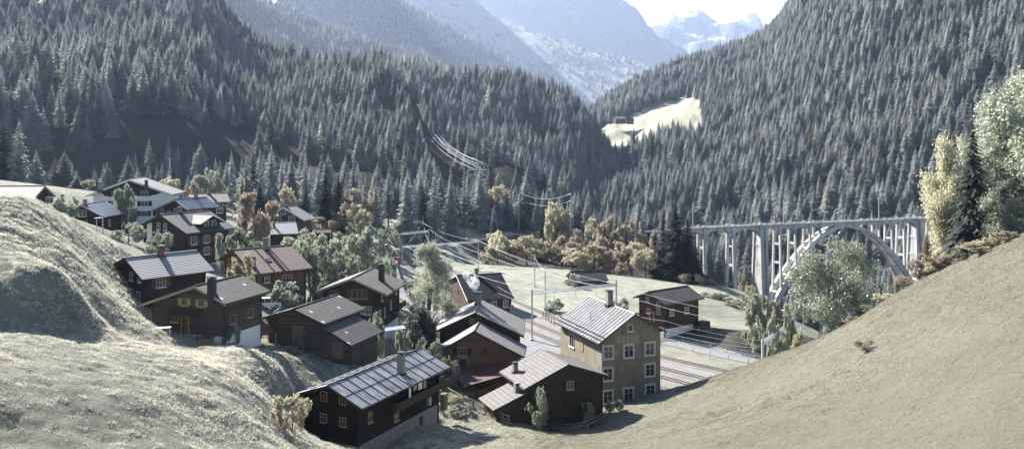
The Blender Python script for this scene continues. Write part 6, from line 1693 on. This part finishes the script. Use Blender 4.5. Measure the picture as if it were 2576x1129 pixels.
# woodpiles leaning on the houses
def woodpile(u, v, Y, rot, lb, n=7, rows=5):
    x = (u-UC)/F*Y; z = g1(x,Y); M = Matrix.Translation((x,Y,z))@Matrix.Rotation(rot,4,'Z'); r = empty('woodpile', M, lb, 'woodpile'); m = MB()
    for i in range(n):
        for j in range(rows): m.tube([(-.5+random.uniform(-.05,.05),i*.2-.1*n+.1*(j%2),.12+j*.18),(.5+random.uniform(-.05,.05),i*.2-.1*n+.1*(j%2),.12+j*.18)],.095,6)
    m.build('logs', MT['board'], r, M)
    m = MB(); m.box(-.65,.65,-.1*n-.2,.1*n+.2,rows*.18+.12,rows*.18+.17); m.build('cover', MT['darkmetal'], r, M)
woodpile(740,848,116,.3,'covered woodpile at the left corner of the log barn'); woodpile(520,852,104.5,1.4,'covered woodpile in front of the grey log house'); woodpile(1395,1046,113.5,1.9,'covered woodpile against the wall of the diamond shingled chalet')
# ================================================================== LIGHT, AIR, CAMERA
SUN_EL, SUN_AZ = math.radians(34), math.atan2(-.67, .74)     # azimuth measured from +Y, negative to the left
sdir = Vector((math.sin(SUN_AZ)*math.cos(SUN_EL), math.cos(SUN_AZ)*math.cos(SUN_EL), math.sin(SUN_EL)))
sl = bpy.data.lights.new('sun', 'SUN'); sl.energy = SUNE; sl.angle = math.radians(.53); sl.color = (1, .96, .905)
so = bpy.data.objects.new('sun', sl); COL.objects.link(so); so.rotation_euler = sdir.to_track_quat('Z','Y').to_euler(); so.location = (0,0,300)
w = bpy.data.worlds.new('World'); S.world = w; w.use_nodes = True
nt = w.node_tree; nt.nodes.clear()
sk = nt.nodes.new('ShaderNodeTexSky'); sk.sky_type = 'NISHITA'; sk.sun_disc = False
sk.sun_elevation = SUN_EL; sk.sun_rotation = SUN_AZ; sk.altitude = 1300; sk.air_density = .8; sk.dust_density = .8; sk.ozone_density = .6
bg = nt.nodes.new('ShaderNodeBackground'); bg.inputs[1].default_value = SKYS
ou = nt.nodes.new('ShaderNodeOutputWorld'); nt.links.new(sk.outputs[0], bg.inputs[0]); nt.links.new(bg.outputs[0], ou.inputs[0])
hz = MB(); hz.box(-9800,9800,-450,25500,-132,HZTOP)
m, nt = mat_new('haze_air')
pv = N(nt, 'ShaderNodeVolumePrincipled'); pv.inputs['Color'].default_value = HZCOL; pv.inputs['Density'].default_value = HZD
pv.inputs['Anisotropy'].default_value = .35; pv.inputs['Absorption Color'].default_value = (0,0,0,1)
o_ = N(nt, 'ShaderNodeOutputMaterial'); L(nt, pv.outputs[0], o_.inputs['Volume'])
tag(hz.build('haze', m), 'thin bluish valley haze', kind='stuff')
cam = bpy.data.cameras.new('camera'); co = bpy.data.objects.new('camera', cam); COL.objects.link(co); S.camera = co
co.location = (0,0,CZ); co.rotation_euler = (math.radians(90),0,0)
cam.sensor_width = 36; cam.lens = 36*F/2576; cam.shift_y = -(564.5-VH)/2576
cam.clip_start = .5; cam.clip_end = 40000
S.view_settings.view_transform = 'Standard'; S.view_settings.look = 'None'; S.view_settings.exposure = EXPO; S.view_settings.gamma = 1
c = S.cycles; c.max_bounces = 6; c.diffuse_bounces = 2; c.glossy_bounces = 2; c.transmission_bounces = 2; c.volume_bounces = 1; c.transparent_max_bounces = 8
c.use_denoising = True; c.use_adaptive_sampling = True; c.adaptive_threshold = .02; c.sample_clamp_indirect = 6
